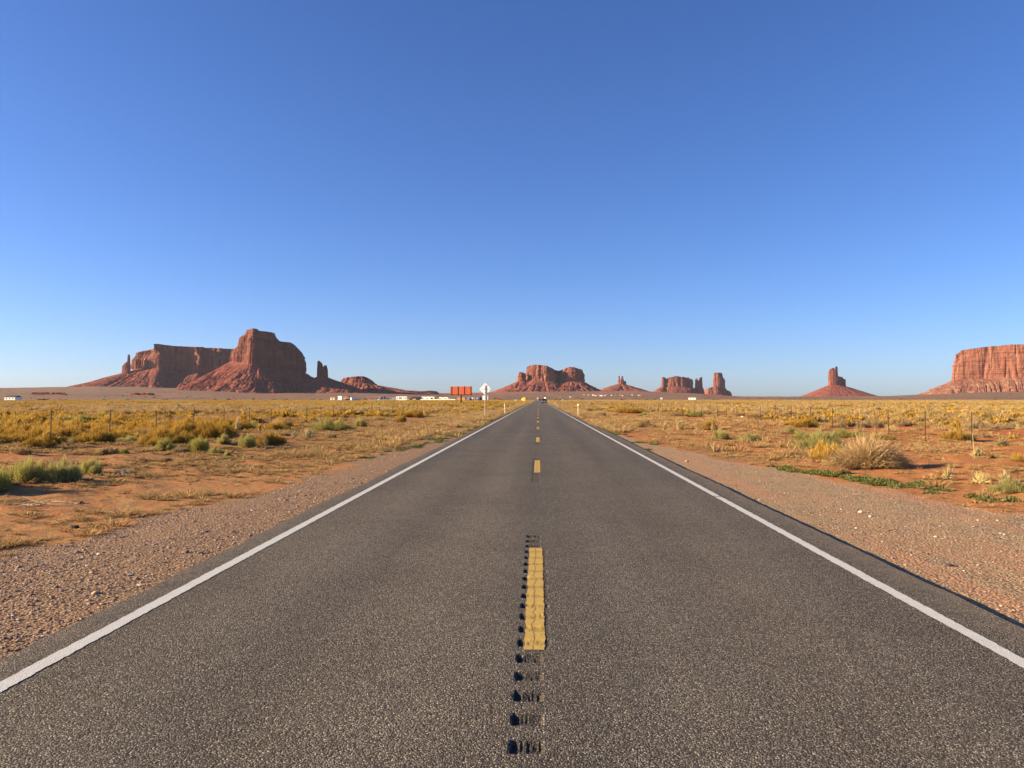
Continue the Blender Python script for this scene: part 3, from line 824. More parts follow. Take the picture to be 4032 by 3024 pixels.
M_GOLDB = plant_material('golden_brush', [(0, (0.24, 0.16, 0.07)), (.4, (0.28, 0.175, 0.04)), (.7, (0.50, 0.305, 0.045)), (1, (0.70, 0.40, 0.05))],
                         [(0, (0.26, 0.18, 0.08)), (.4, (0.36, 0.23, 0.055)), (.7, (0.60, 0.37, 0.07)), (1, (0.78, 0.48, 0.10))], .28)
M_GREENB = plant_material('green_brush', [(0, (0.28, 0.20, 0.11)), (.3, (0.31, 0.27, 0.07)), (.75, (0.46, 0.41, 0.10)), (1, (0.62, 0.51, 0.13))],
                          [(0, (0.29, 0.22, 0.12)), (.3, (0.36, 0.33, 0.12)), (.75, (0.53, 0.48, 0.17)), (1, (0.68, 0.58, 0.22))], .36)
M_STRAW = plant_material('straw', [(0, (0.26, 0.165, 0.075)), (.5, (0.42, 0.265, 0.10)), (1, (0.57, 0.38, 0.145))],
                         [(0, (0.29, 0.19, 0.095)), (.5, (0.47, 0.315, 0.135)), (1, (0.66, 0.47, 0.21))])
M_STRAWL = plant_material('pale_straw', [(0, (0.27, 0.175, 0.09)), (.45, (0.52, 0.36, 0.165)), (1, (0.74, 0.54, 0.26))],
                          [(0, (0.27, 0.175, 0.09)), (.45, (0.52, 0.36, 0.165)), (1, (0.74, 0.54, 0.26))], .3)
M_GREY = plant_material('grey_brush', [(0, (0.24, 0.16, 0.085)), (.5, (0.36, 0.245, 0.115)), (1, (0.48, 0.33, 0.14))],
                        [(0, (0.27, 0.19, 0.11)), (.5, (0.43, 0.315, 0.165)), (1, (0.57, 0.42, 0.21))])
M_YUCCA = plant_material('yucca_leaf', [(0, (0.48, 0.37, 0.17)), (.4, (0.42, 0.37, 0.14)), (1, (0.60, 0.48, 0.20))],
                         [(0, (0.56, 0.45, 0.24)), (.4, (0.64, 0.52, 0.26)), (1, (0.78, 0.62, 0.33))], .1)
M_WEED = plant_material('green_weed', [(0, (0.13, 0.14, 0.035)), (1, (0.18, 0.20, 0.05))], [(0, (0.15, 0.14, 0.05)), (1, (0.25, 0.25, 0.08))])


def ribbons(S, E, w, bend, rg, t0=0.0, t1=1.0, seg=3, bl=None):
    """thin tapering ribbons from S to E; returns V, Q, T, tf, bl"""
    n = len(S)
    d = E - S
    side = np.cross(d, rg.normal(size=(n, 3)))
    side /= np.maximum(np.linalg.norm(side, axis=1, keepdims=True), 1e-6)
    V, tf = [], []
    t0 = np.broadcast_to(t0, (n,)); t1 = np.broadcast_to(t1, (n,))
    for k in range(seg):
        t = k / seg
        c = S + d * t + bend * (t * (1 - t) * 4)[..., None] if np.ndim(t) else S + d * t + bend * (t * (1 - t) * 4)
        ww = (w * (1 - .55 * t))[:, None] * .5
        V += [c - side * ww, c + side * ww]
        tf += [t0 + (t1 - t0) * t] * 2
    V.append(E); tf.append(t1)
    m = 2 * seg + 1
    V = np.stack(V, 1).reshape(-1, 3); tf = np.stack(tf, 1).ravel()
    b = (np.arange(n) * m)[:, None]
    Q = np.concatenate([b + np.array([2 * k, 2 * k + 1, 2 * k + 3, 2 * k + 2]) for k in range(seg - 1)], 0) if seg > 1 else np.zeros((0, 4), int)
    T = b + np.array([2 * seg - 2, 2 * seg - 1, 2 * seg])
    bl = rg.uniform(0, 1, n) if bl is None else bl
    return V, Q, T, tf, np.repeat(bl, m)


def join(parts):
    Vs, Qs, Ts, fs, bs, o = [], [], [], [], [], 0
    for V, Q, T, f, b in parts:
        Vs.append(V); Qs.append(Q + o); Ts.append(T + o); fs.append(f); bs.append(b); o += len(V)
    return [np.concatenate(a) for a in (Vs, Qs, Ts, fs, bs)]


def plant_mesh(name, parts, mat):
    V, Q, T, f, b = join(parts)
    m = mesh_np(name, V, Q, T, [mat])
    attr(m, 'tf', f); attr(m, 'bl', b)
    return m


def brush(seed, n, mat, name, w=.02, R=1.0, H=1.0, clumps=12, up=.5, woody=60, tall=.34, low=.05, seg=2):
    """round desert brush of unit radius and height: woody stems and many upright leafy sprays in clumps"""
    rg = np.random.default_rng(seed)
    cth = rg.uniform(0, 2 * np.pi, clumps); crr = np.sqrt(rg.uniform(0, 1, clumps)) * .82
    cs = np.stack([np.cos(cth) * crr * R, np.sin(cth) * crr * R], -1)
    ch = H * (1 - .75 * crr ** 2) * rg.uniform(.60, 1.08, clumps)
    cr = R * rg.uniform(.22, .50, clumps)
    k = rg.integers(0, clumps, n)
    a = rg.uniform(0, 2 * np.pi, n); q = np.sqrt(rg.uniform(0, 1, n))
    loc = np.stack([np.cos(a), np.sin(a)], -1) * q[:, None]
    xy = cs[k] + loc * cr[k][:, None]
    ztop = ch[k] * np.sqrt(np.clip(1.02 - q ** 2, 0, 1)) * rg.uniform(.72, 1.0, n)
    ztop = np.maximum(ztop, ch[k] * .22 * rg.uniform(.4, 1, n))
    E = np.concatenate([xy, ztop[:, None]], 1)
    lean = np.concatenate([xy * .5 + loc * cr[k][:, None] * .9 + rg.normal(0, .16, (n, 2)), np.full((n, 1), 1.0)], 1)
    lean /= np.linalg.norm(lean, axis=1, keepdims=True)
    ln = tall * H * rg.uniform(.6, 1.35, n)
    S = E - lean * ln[:, None]
    S[:, 2] = np.maximum(S[:, 2], low * rg.uniform(0, 1, n))
    hfrac = np.clip(E[:, 2] / H, 0, 1)
    parts = [ribbons(S, E, w * rg.uniform(.6, 1.3, n), rg.normal(0, .02, (n, 3)), rg, .28 + .25 * hfrac, .55 + .45 * hfrac, seg)]
    if woody:
        k = rg.integers(0, clumps, woody)
        E = np.concatenate([cs[k] + rg.normal(0, .12, (woody, 2)), (ch[k] * rg.uniform(.35, .75, woody))[:, None]], 1)
        S = np.concatenate([cs[k] * .35 + rg.normal(0, .06, (woody, 2)), np.full((woody, 1), -.05)], 1)
        parts.append(ribbons(S, E, np.full(woody, w * 1.1), rg.normal(0, .04, (woody, 3)), rg, 0, .15, 3))
    return plant_mesh(name, parts, mat)


def straw_bush(seed, n, name, mat=None, w=.012, droop=.28, zmin=-.05):
    rg = np.random.default_rng(seed)
    th = rg.uniform(0, 2 * np.pi, n)
    el = np.arcsin(np.clip(rg.beta(1.25, 1.25, n) * 1.02, 0, 1))
    ln = rg.uniform(.72, 1.05, n)
    d = np.stack([np.cos(th) * np.cos(el), np.sin(th) * np.cos(el), np.sin(el)], -1)
    f = rg.uniform(.0, .5, n)[:, None]
    S = d * f * np.array([1, 1, .8]) + rg.normal(0, .05, (n, 3)) * np.array([1, 1, .2]); S[:, 2] = np.maximum(S[:, 2], zmin)
    E = d * ln[:, None] + rg.normal(0, .04, (n, 3)); E[:, 2] = np.maximum(E[:, 2] - droop * .3 * (1 - np.sin(el)), .02)
    bend = np.stack([np.zeros(n), np.zeros(n), droop * .25 * np.cos(el)], -1) + rg.normal(0, .02, (n, 3))
    p = [ribbons(S, E, w * rg.uniform(.6, 1.3, n), bend, rg, .15 + f[:, 0] * .8, .62 + .38 * np.clip(E[:, 2] * 1.3, 0, 1), 3)]
    return plant_mesh(name, p, mat or M_STRAW)


def grass_tuft(seed, n, name, mat=None, w=.03, spread=.75):
    rg = np.random.default_rng(seed)
    th = rg.uniform(0, 2 * np.pi, n); q = np.sqrt(rg.uniform(0, 1, n))
    S = np.stack([np.cos(th) * q * .45, np.sin(th) * q * .45, np.full(n, -.05)], -1)
    th2 = th + rg.normal(0, .5, n)
    h = rg.uniform(.45, 1.0, n)
    E = S + np.stack([np.cos(th2) * spread * rg.uniform(.1, 1, n), np.sin(th2) * spread * rg.uniform(.1, 1, n), h], -1)
    return plant_mesh(name, [ribbons(S, E, w * rg.uniform(.6, 1.3, n), np.stack([np.zeros(n), np.zeros(n), .12 * h], -1), rg, 0, 1, 3)], mat or M_STRAW)


def yucca(seed, n, name, dead=14):
    rg = np.random.default_rng(seed)
    heads = [(0, 0, 0), (.35, .1, -.02), (-.25, -.2, -.02)][:rg.integers(1, 4)]
    parts = []
    for hx, hy, hz in heads:
        th = rg.uniform(0, 2 * np.pi, n)
        el = np.radians(rg.uniform(18, 88, n))
        d = np.stack([np.cos(th) * np.cos(el), np.sin(th) * np.cos(el), np.sin(el)], -1)
        S = np.array([hx, hy, hz + .06]) + d * .06
        E = S + d * rg.uniform(.6, 1.0, n)[:, None]
        parts.append(ribbons(S, E, np.full(n, .055), rg.normal(0, .02, (n, 3)), rg, .2, 1, 3))
        th = rg.uniform(0, 2 * np.pi, dead)
        S = np.array([hx, hy, hz + .08]) + np.zeros((dead, 3))
        E = S + np.stack([np.cos(th) * .75, np.sin(th) * .75, rg.uniform(-.1, .25, dead)], -1)
        parts.append(ribbons(S, E, np.full(dead, .05), np.tile([0, 0, .12], (dead, 1)), rg, .9, 1, 3, np.zeros(dead)))
    return plant_mesh(name, parts, M_YUCCA)


def weed(seed, n, name):
    rg = np.random.default_rng(seed)
    th = rg.uniform(0, 2 * np.pi, n); q = np.sqrt(rg.uniform(0, 1, n))
    S = np.stack([np.cos(th) * q * .9, np.sin(th) * q * .9, rg.uniform(0, .5, n) * (1 - q * .5)], -1)
    E = S + np.stack([np.cos(th) * rg.uniform(-.1, .3, n), np.sin(th) * rg.uniform(-.1, .3, n), rg.uniform(.2, .6, n) * (1.1 - q * .6)], -1)
    return plant_mesh(name, [ribbons(S, E, np.full(n, .13), np.zeros((n, 3)), rg, 0, 1, 2)], M_WEED)


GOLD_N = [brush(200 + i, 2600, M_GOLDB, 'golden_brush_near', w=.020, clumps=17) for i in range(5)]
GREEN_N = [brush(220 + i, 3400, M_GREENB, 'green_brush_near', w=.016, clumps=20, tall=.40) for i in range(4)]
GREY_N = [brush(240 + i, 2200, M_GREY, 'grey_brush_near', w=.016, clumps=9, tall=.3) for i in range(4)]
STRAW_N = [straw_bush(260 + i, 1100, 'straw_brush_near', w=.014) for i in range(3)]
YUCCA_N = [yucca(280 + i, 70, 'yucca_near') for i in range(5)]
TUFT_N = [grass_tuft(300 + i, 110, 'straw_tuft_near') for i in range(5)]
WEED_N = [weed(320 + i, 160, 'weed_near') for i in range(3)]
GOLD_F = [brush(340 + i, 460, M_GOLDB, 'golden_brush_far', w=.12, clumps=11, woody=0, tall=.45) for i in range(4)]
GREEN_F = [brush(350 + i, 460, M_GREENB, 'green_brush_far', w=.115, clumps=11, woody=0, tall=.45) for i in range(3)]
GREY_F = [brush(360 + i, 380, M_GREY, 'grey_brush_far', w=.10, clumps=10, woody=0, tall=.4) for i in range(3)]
STRAW_F = [straw_bush(370 + i, 200, 'straw_brush_far', w=.05) for i in range(3)]
TUFT_F = [grass_tuft(380 + i, 30, 'straw_tuft_far', w=.09) for i in range(3)]


def put(kind, me, x, y, rx, ry, h, label, cat, group=None, rz=None, sink=0.0):
    o = link(kind, me, None, (x, y, float(gz(x, y)) - sink))
    o.scale = (rx, ry, h)
    o.rotation_euler = (0, 0, random.uniform(0, 6.28) if rz is None else rz)
    return tag(o, label, cat, group)


KM = {'o': ([GOLD_N[0], GREEN_N[1], GOLD_N[2], GREEN_N[3]], 'golden_shrub', 'shrub'), 'g': (GREEN_N, 'green_shrub', 'shrub'), 'y': (GOLD_N, 'golden_shrub', 'shrub'), 't': (GREY_N, 'dry_shrub', 'shrub'),
      's': (STRAW_N, 'straw_shrub', 'shrub'), 'u': (YUCCA_N, 'yucca_plant', 'yucca'), 'd': (TUFT_N, 'grass_clump', 'grass clump')}
SAL = [
    ('g', 90, 1900, 165, 100, 'big grey-green bush cut by the left edge, nearest bush left of the road'),
    ('g', 222, 1895, 155, 96, 'rounded grey-green bush in the middle of the near left bush cluster'),
    ('g', 343, 1868, 112, 72, 'darker green bush at the right end of the near left bush cluster'),
    ('g', -185, 1945, 340, 165, 'green bush just outside the left edge throwing a long shadow'),
    ('g', -20, 1925, 120, 70, 'green bush half cut off by the left edge below the bush cluster'),
    ('y', 138, 1762, 118, 42, 'low wide yellow bush directly behind the nearest left fence post'),
    ('t', 80, 1790, 84, 42, 'round dry tan bush left of the nearest left fence post'),
    ('y', 258, 1730, 105, 48, 'golden bush between the first and second left fence posts'),
    ('y', 340, 1699, 80, 36, 'golden-green bush behind and left of the second left fence post'),
    ('y', 408, 1724, 85, 42, 'golden bush just left of the second left fence post'),
    ('u', 272, 1757, 44, 34, 'pale dry yucca on bare sand between first two left fence posts'),
    ('y', 352, 1754, 38, 18, 'tiny yellow-green bush on sand left of the second left fence post'),
    ('g', 388, 1787, 42, 22, 'little green bush below the second left fence post'),
    ('t', 428, 1787, 62, 36, 'wispy dry bush right below the second left fence post'),
    ('g', 480, 1790, 42, 27, 'small green bush between second and third left fence posts'),
    ('y', 20, 1735, 110, 52, 'brownish golden bush at the left edge above the round dry bush'),
    ('g', 640, 1775, 88, 50, 'bright green bush just right of the third left fence post'),
    ('g', 777, 1783, 98, 64, 'large green bush with a pale dry skirt, right of the bright green bush'),
    ('t', 700, 1784, 62, 27, 'low grey bush between two bright green bushes beyond the left sand'),
    ('g', 845, 1788, 62, 36, 'upright green bush in front of two greener bushes left of the road'),
    ('g', 895, 1799, 38, 27, 'smallest green sprig at the right of the upright green bush'),
    ('g', 875, 1748, 66, 38, 'rounded yellow-green bush behind the upright green bush'),
    ('g', 965, 1762, 88, 53, 'green bush with a long shadow, left of the yucca trio'),
    ('u', 933, 1695, 54, 48, 'bright straw-coloured yucca rosette near the left fence'),
    ('u', 703, 1669, 48, 35, 'pale sprawling yucca beyond the fourth left fence post'),
    ('t', 650, 1817, 48, 23, 'dry tuft on an orange sand mound at the left'),
    ('y', 1060, 1754, 112, 62, 'yellow-green bush behind the left yucca of the trio'),
    ('u', 1043, 1756, 38, 38, 'left yucca of the trio beside the yellow-green bush'),
    ('u', 1155, 1726, 46, 34, 'middle yucca of the trio left of the road'),
    ('u', 1207, 1729, 46, 44, 'right yucca of the trio with a dark shadow'),
    ('g', 1297, 1695, 160, 56, 'widest dark green bush left of the road, mid distance'),
    ('g', 1418, 1680, 58, 40, 'round dark green bush right of the widest green bush'),
    ('y', 1635, 1644, 90, 37, 'broad golden-green bush in the field left of the diamond sign'),
    ('y', 1575, 1664, 52, 37, 'smaller golden bush in front of the broad golden-green bush'),
    ('d', 1330, 1775, 50, 34, 'straw grass clump standing on sand at the left verge'),
    ('d', 1375, 1774, 45, 32, 'second straw grass clump beside another on the left verge'),
    ('t', 1300, 1724, 58, 33, 'dry brown bush below the widest dark green bush'),
    ('y', 2478, 1627, 125, 29, 'wide olive-green bush mound in the field right of the road'),
    ('t', 2368, 1639, 54, 27, 'tan dry bush left of the wide olive-green mound'),
    ('g', 2741, 1642, 74, 26, 'low green bush along the right fence, mid distance'),
    ('g', 2838, 1729, 74, 37, 'left one of two dark green bushes on red sand'),
    ('g', 2962, 1737, 88, 39, 'right one of two dark green bushes on red sand'),
    ('t', 2540, 1682, 62, 31, 'pale dry bush alone on the sand right of the road'),
    ('u', 2618, 1696, 32, 31, 'small green yucca right of the pale dry bush'),
    ('u', 2678, 1694, 58, 39, 'tattered yucca with dry stalks right of the small green yucca'),
    ('y', 2798, 1694, 54, 42, 'yellow bush growing behind two dark green bushes'),
    ('u', 2806, 1702, 40, 34, 'dead pale yucca in front of the yellow bush'),
    ('o', 3180, 1684, 68, 38, 'bright yellow-green bush on an orange dune by the right fence'),
    ('o', 3118, 1704, 44, 29, 'small yellow-green bush at the dune foot by the right fence'),
    ('o', 3122, 1674, 42, 25, 'yellow-green bush on the left dune crest by the right fence'),
    ('g', 3185, 1734, 112, 40, 'grey-green low bush left of the big yellow mound'),
    ('o', 3250, 1770, 142, 72, 'big yellow-green mound behind the giant straw bush'),
    ('o', 3268, 1808, 108, 70, 'dense yellow-green bush touching the giant straw bush on its left'),
    ('o', 3345, 1724, 132, 40, 'yellow-green bush along the top of the big mound'),
    ('y', 3475, 1734, 98, 27, 'low brown-green bush above the giant straw bush'),
    ('t', 3310, 1684, 54, 34, 'pale dome-shaped dry bush right of a right fence post'),
    ('t', 3357, 1680, 40, 27, 'smaller pale dome bush between right fence posts'),
    ('t', 3445, 1685, 100, 37, 'wide pale dome bush left of the third nearest right fence post'),
    ('t', 3560, 1680, 64, 25, 'pale straggly bush right of the third nearest right fence post'),
    ('t', 3325, 1870, 64, 34, 'wispy pinkish dry bush at the gravel edge below the giant straw bush'),
    ('u', 3740, 1895, 74, 64, 'tall green yucca with a pale pointed leaf, right roadside'),
    ('u', 3880, 1907, 78, 47, 'yucca with bleached stalks between two other right roadside yuccas'),
    ('u', 3968, 1903, 88, 43, 'sprawling bleached yucca above the green bush at the right edge'),
    ('g', 3995, 1938, 135, 58, 'green bush at the right edge on an orange sand mound'),
    ('u', 3952, 1760, 64, 37, 'pale yucca on bare sand right of the nearest right fence post'),
    ('u', 3718, 1820, 34, 19, 'tiny straw yucca alone on bare red sand'),
    ('y', 4015, 1817, 64, 36, 'yellow bush at the right edge above the sand slope'),
    ('t', 3690, 1782, 40, 18, 'small brown dry bush on sand right of the giant straw bush'),
    ('t', 3985, 1652, 44, 19, 'grey dome bush far right beyond the fence'),
    ('t', 3910, 1647, 44, 19, 'grey dome bush left of another in the far right field'),
    ('t', 3950, 1692, 60, 27, 'pale straw dome bush far right of the fence'),
    ('u', 4010, 1692, 28, 21, 'small dark yucca beside the pale straw dome bush'),
]
placed = []
CNT = {}
for kd, px, py, w, h, lab in SAL:
    ms, nm, cat = KM[kd]
    X, Y, Z = ground_at(px, py)
    wm, hm = w * Y / F, h * Y / F
    if kd == 'o': wm *= 1.25; hm *= 1.0
    k = CNT.get(kd, 0); CNT[kd] = k + 1
    dv = wm * .5 * (.8 if kd != 'u' else .6)
    put(nm, ms[k % len(ms)], X, Y + dv * .5, wm * .60, min(dv * 1.15, .8 * wm), hm * (1.28 if kd != 'u' else 1.15), lab, cat,
        None, rz=0 if wm > 2.2 * hm else None)
    placed.append((X, Y, wm * .5))
# the giant straw bush, a lopsided clump of several crowns in one mesh
def lopsided(seed):
    rg = np.random.default_rng(seed)
    parts = []
    for cx, cy, R, H, n in ((0, 0, .62, .92, 1300), (-.34, .08, .55, .66, 800), (.36, .05, .52, .72, 800), (.12, -.2, .5, .6, 600), (-.62, -.08, .36, .34, 350), (.66, -.06, .34, .36, 350), (.05, .1, .4, 1.04, 350)):
        th = rg.uniform(0, 2 * np.pi, n); el = np.arcsin(np.clip(rg.beta(1.3, 1.2, n), 0, 1)); ln = rg.uniform(.55, 1.08, n)
        d = np.stack([np.cos(th) * np.cos(el) * R, np.sin(th) * np.cos(el) * R, np.sin(el) * H], -1)
        f = rg.uniform(0, .62, n)[:, None]
        S = np.array([cx * .55, cy * .6, 0]) + (np.array([cx * .45, cy * .4, 0]) + d) * f + rg.normal(0, .035, (n, 3)); S[:, 2] = np.maximum(S[:, 2], -.03)
        E = np.array([cx, cy, 0]) + d * ln[:, None] + rg.normal(0, .05, (n, 3)); E[:, 2] = np.maximum(E[:, 2] - .10 * (1 - np.sin(el)), .015)
        bend = rg.normal(0, .035, (n, 3)) + np.stack([np.zeros(n), np.zeros(n), .07 * np.cos(el)], -1)
        parts.append(ribbons(S, E, .0075 * rg.uniform(.6, 1.4, n), bend, rg, .1 + f[:, 0] * .7, .5 + .5 * np.clip(E[:, 2] * 1.5, 0, 1), 3))
    n = 160                                    # bare woody stems showing at the bottom
    th = rg.uniform(0, 2 * np.pi, n)
    S = np.stack([rg.normal(0, .3, n), rg.normal(0, .15, n), np.full(n, -.03)], -1)
    E = S + np.stack([np.cos(th) * .35, np.sin(th) * .25, rg.uniform(.1, .4, n)], -1)
    parts.append(ribbons(S, E, np.full(n, .012), rg.normal(0, .05, (n, 3)), rg, 0, .12, 3))
    return plant_mesh('giant_straw_brush', parts, M_STRAWL)


X, Y, Z = ground_at(3440, 1850)
wm = 330 * Y / F
put('straw_shrub', lopsided(401), X, Y + .3, wm * .63, wm * .50, wm * .52, 'giant straw-coloured bush of arching stems beside the right gravel pull-off', 'shrub', rz=0.0)
placed.append((X, Y, wm * .55))
# yucca by the nearest right fence post, with a tall bleached stalk
X, Y, Z = ground_at(3845, 1804)
yk = empty('yucca_plant', (X, Y, Z))
tag(yk, 'green yucca with a tall bleached stalk at the foot of a right fence post', 'yucca')
o = link('leaves', YUCCA_N[1], yk); o.scale = (.22, .22, .30)
MB().tube((-.05, -.02, 0), (-.10, 0, .66), .010, 6, .006).build('stalk', flat_mat('bleached_stalk', (0.5, 0.37, 0.2)), yk)
placed.append((X, Y, .4))

# ---- scattered field plants
def scatter_pts(n, rmax, rmin=9):
    a = np.radians(rng.uniform(-41, 39, n)); r = np.sqrt(rng.uniform(rmin ** 2, rmax ** 2, n))
    return np.sin(a) * r, np.cos(a) * r


def density(x, y):
    r = np.hypot(x, y)
    lat = np.abs(x)
    patch = sstep(-.60, .18, fbm(x / 9, y / 9, seed=91, o=3))
    left = sstep(9.5, 14, lat) * (.30 + .70 * sstep(18, 34, y)) * patch
    right = sstep(14.5, 20, lat) * (.035 + .965 * sstep(42, 72, y)) * patch
    return np.where(x < 0, left, right) * np.where(lat < 12, 0, 1) + sstep(60, 150, y) * sstep(5.5, 9, lat) * .55 * patch


NB = 190000
bx_, by_ = scatter_pts(NB, 760)
bx2, by2 = scatter_pts(32000, 170)
bx_, by_ = np.concatenate([bx2, bx_]), np.concatenate([by2, by_])
NB = len(bx_)
keep = rng.uniform(0, 1, NB) < np.clip(density(bx_, by_), 0, 1) * .95
bx_, by_ = bx_[keep], by_[keep]
near = np.hypot(bx_, by_) < 75
ok = np.ones(len(bx_), bool)
for (X, Y, rr) in placed:
    ok &= (np.hypot(bx_ - X, by_ - Y) > rr + .35) & ~((np.abs(bx_ / by_ - X / Y) < (rr * .9) / Y) & (by_ < Y) & (by_ > Y * .72))
bx_, by_ = bx_[ok], by_[ok]
bsz = np.clip(rng.lognormal(-.55, .38, len(bx_)), .22, 1.1) * (1 + .25 * sstep(80, 300, np.hypot(bx_, by_)))
bh = np.minimum(bsz, .95) * rng.uniform(.62, 1.0, len(bx_))
zone = fbm(bx_ / 40, by_ / 40, seed=95, o=2) + rng.normal(0, .35, len(bx_))
# kinds: 0 golden 1 green 2 grey 3 straw
kind = np.where(zone > .75, 1, np.where(zone > -.38, 0, np.where(zone > -.5, 2, 3)))
sw = (bx_ > 0) & (rng.uniform(0, 1, len(bx_)) < .45) & (kind < 2); kind = np.where(sw, np.where(rng.uniform(0, 1, len(bx_)) < .5, 2, 3), kind)
order = np.argsort(-(bsz / np.hypot(bx_, by_)))
SPEC = [('golden_shrub', 'golden shrub', GOLD_N, GOLD_F), ('green_shrub', 'green shrub', GREEN_N, GREEN_F),
        ('dry_shrub', 'grey-tan dry shrub', GREY_N, GREY_F), ('straw_shrub', 'straw-coloured tufted shrub', STRAW_N, STRAW_F)]
single = np.zeros(len(bx_), bool)
for k, (nm, lab, mn, mf) in enumerate(SPEC):
    idx = [i for i in order if kind[i] == k][:(230, 215, 190, 200)[k]]
    for j, i in enumerate(idx):
        single[i] = True
        lf = bx_[i] < 0
        zone_ = 'beyond the left fence' if lf else 'beyond the right fence'
        s = 'scattered across the %s side of the highway'
        o = put(nm, (mn if j < 90 else mf)[j % len(mn if j < 90 else mf)], float(bx_[i]), float(by_[i]), bsz[i] * .95, bsz[i] * .95, bh[i],
                '%s scattered among its like %s' % (lab, zone_), 'shrub',
                ('golden shrubs', 'green shrubs', 'dry grey shrubs', 'straw shrubs')[k] + (' left of the road' if lf else ' right of the road'))


def instancer(name, pts, rz, scl, vi, sources, label, cat):
    """uncountable plants: instances of a few meshes on the vertices of one object"""
    m = bpy.data.meshes.new(name)
    m.vertices.add(len(pts)); m.vertices.foreach_set('co', np.asarray(pts, np.float32).ravel())
    attr(m, 'rz', rz)
    a = m.attributes.new('scl', 'FLOAT_VECTOR', 'POINT'); a.data.foreach_set('vector', np.asarray(scl, np.float32).ravel())
    a = m.attributes.new('vi', 'INT', 'POINT'); a.data.foreach_set('value', np.asarray(vi, np.int32))
    m.update()
    c = bpy.data.collections.new(name + '_sources')
    for i, s in enumerate(sources):
        so_ = bpy.data.objects.new('%s_%02d' % (name, i), s); c.objects.link(so_)
    ng = bpy.data.node_groups.new(name, 'GeometryNodeTree')
    ng.interface.new_socket('Geometry', in_out='INPUT', socket_type='NodeSocketGeometry')
    ng.interface.new_socket('Geometry', in_out='OUTPUT', socket_type='NodeSocketGeometry')
    N, Lk = ng.nodes, ng.links
    gi, go = N.new('NodeGroupInput'), N.new('NodeGroupOutput')
    ip = N.new('GeometryNodeInstanceOnPoints')
    ci = N.new('GeometryNodeCollectionInfo'); ci.inputs['Collection'].default_value = c
    ci.inputs['Separate Children'].default_value = True; ci.inputs['Reset Children'].default_value = True
    def na(nm, ty):
        q = N.new('GeometryNodeInputNamedAttribute'); q.data_type = ty; q.inputs['Name'].default_value = nm
        return [o for o in q.outputs if o.enabled and o.name == 'Attribute'][0]
    cx = N.new('ShaderNodeCombineXYZ'); Lk.new(na('rz', 'FLOAT'), cx.inputs[2])
    Lk.new(gi.outputs[0], ip.inputs['Points']); Lk.new(ci.outputs[0], ip.inputs['Instance'])
    ip.inputs['Pick Instance'].default_value = True
    Lk.new(na('vi', 'INT'), ip.inputs['Instance Index'])
    Lk.new(cx.outputs[0], ip.inputs['Rotation']); Lk.new(na('scl', 'FLOAT_VECTOR'), ip.inputs['Scale'])
    Lk.new(ip.outputs[0], go.inputs[0])
    o = link(name, m)
    md = o.modifiers.new('scatter', 'NODES'); md.node_group = ng
    return tag(o, label, cat, kind='stuff')


def field(name, sel, srcs, label):
    i = np.where(sel)[0]
    n = len(i)
    p = np.stack([bx_[i], by_[i], gz(bx_[i], by_[i]) - .03], -1)
    far = 1 + .25 * sstep(250, 600, np.hypot(bx_[i], by_[i]))
    instancer(name, p, rng.uniform(0, 6.28, n), np.stack([bsz[i] * far, bsz[i] * far, bh[i]], -1), rng.integers(0, len(srcs), n), srcs, label, 'shrubs')


for k, (nm, lab, mn, mf) in enumerate(SPEC):
    field(('golden_scrub', 'green_scrub', 'grey_scrub', 'straw_scrub')[k], (kind == k) & ~single, mf,
          ('mass of golden scrub covering the far fields', 'mass of green scrub dotting the far fields', 'mass of grey dry scrub dotting the far fields', 'mass of straw-pale scrub in the far fields')[k])

# dry grass tufts and litter along the verges and between the shrubs
tx_, ty_ = scatter_pts(60000, 120, 8)
lat = np.abs(tx_)
pd = sstep(4.5, 6.5, lat) * np.where(tx_ < 0, .72 - .56 * sstep(10, 14, lat), .30 - .20 * sstep(13, 17, lat)) * sstep(-.3, .35, fbm(tx_ / 4, ty_ / 4, seed=97, o=3)) * (1 - .75 * gravel_mask(tx_, ty_))
pd = pd + sstep(30, 60, ty_) * sstep(4.2, 5.2, lat) * .6
k = rng.uniform(0, 1, len(tx_)) < pd
tx_, ty_ = tx_[k], ty_[k]
th_ = np.clip(rng.lognormal(-1.85, .42, len(tx_)), .05, .30) * (.42 + .58 * sstep(14, 30, ty_))
for (X, Y, rr) in placed:
    if X > -1e3:
        q_ = (np.hypot(tx_ - X, ty_ - Y) > rr) & ~((np.abs(tx_ / ty_ - X / Y) < (rr * 1.0) / Y) & (ty_ < Y) & (ty_ > Y * .8))
        tx_, ty_, th_ = tx_[q_], ty_[q_], th_[q_]
p = np.stack([tx_, ty_, gz(tx_, ty_) - .01], -1)
ww = th_ * rng.uniform(.8, 1.6, len(tx_))
instancer('dry_grass', p, rng.uniform(0, 6.28, len(tx_)), np.stack([ww, ww, th_], -1), rng.integers(0, 8, len(tx_)), TUFT_N + TUFT_F, 'short dry straw grass between the shrubs and along the verges', 'grass')
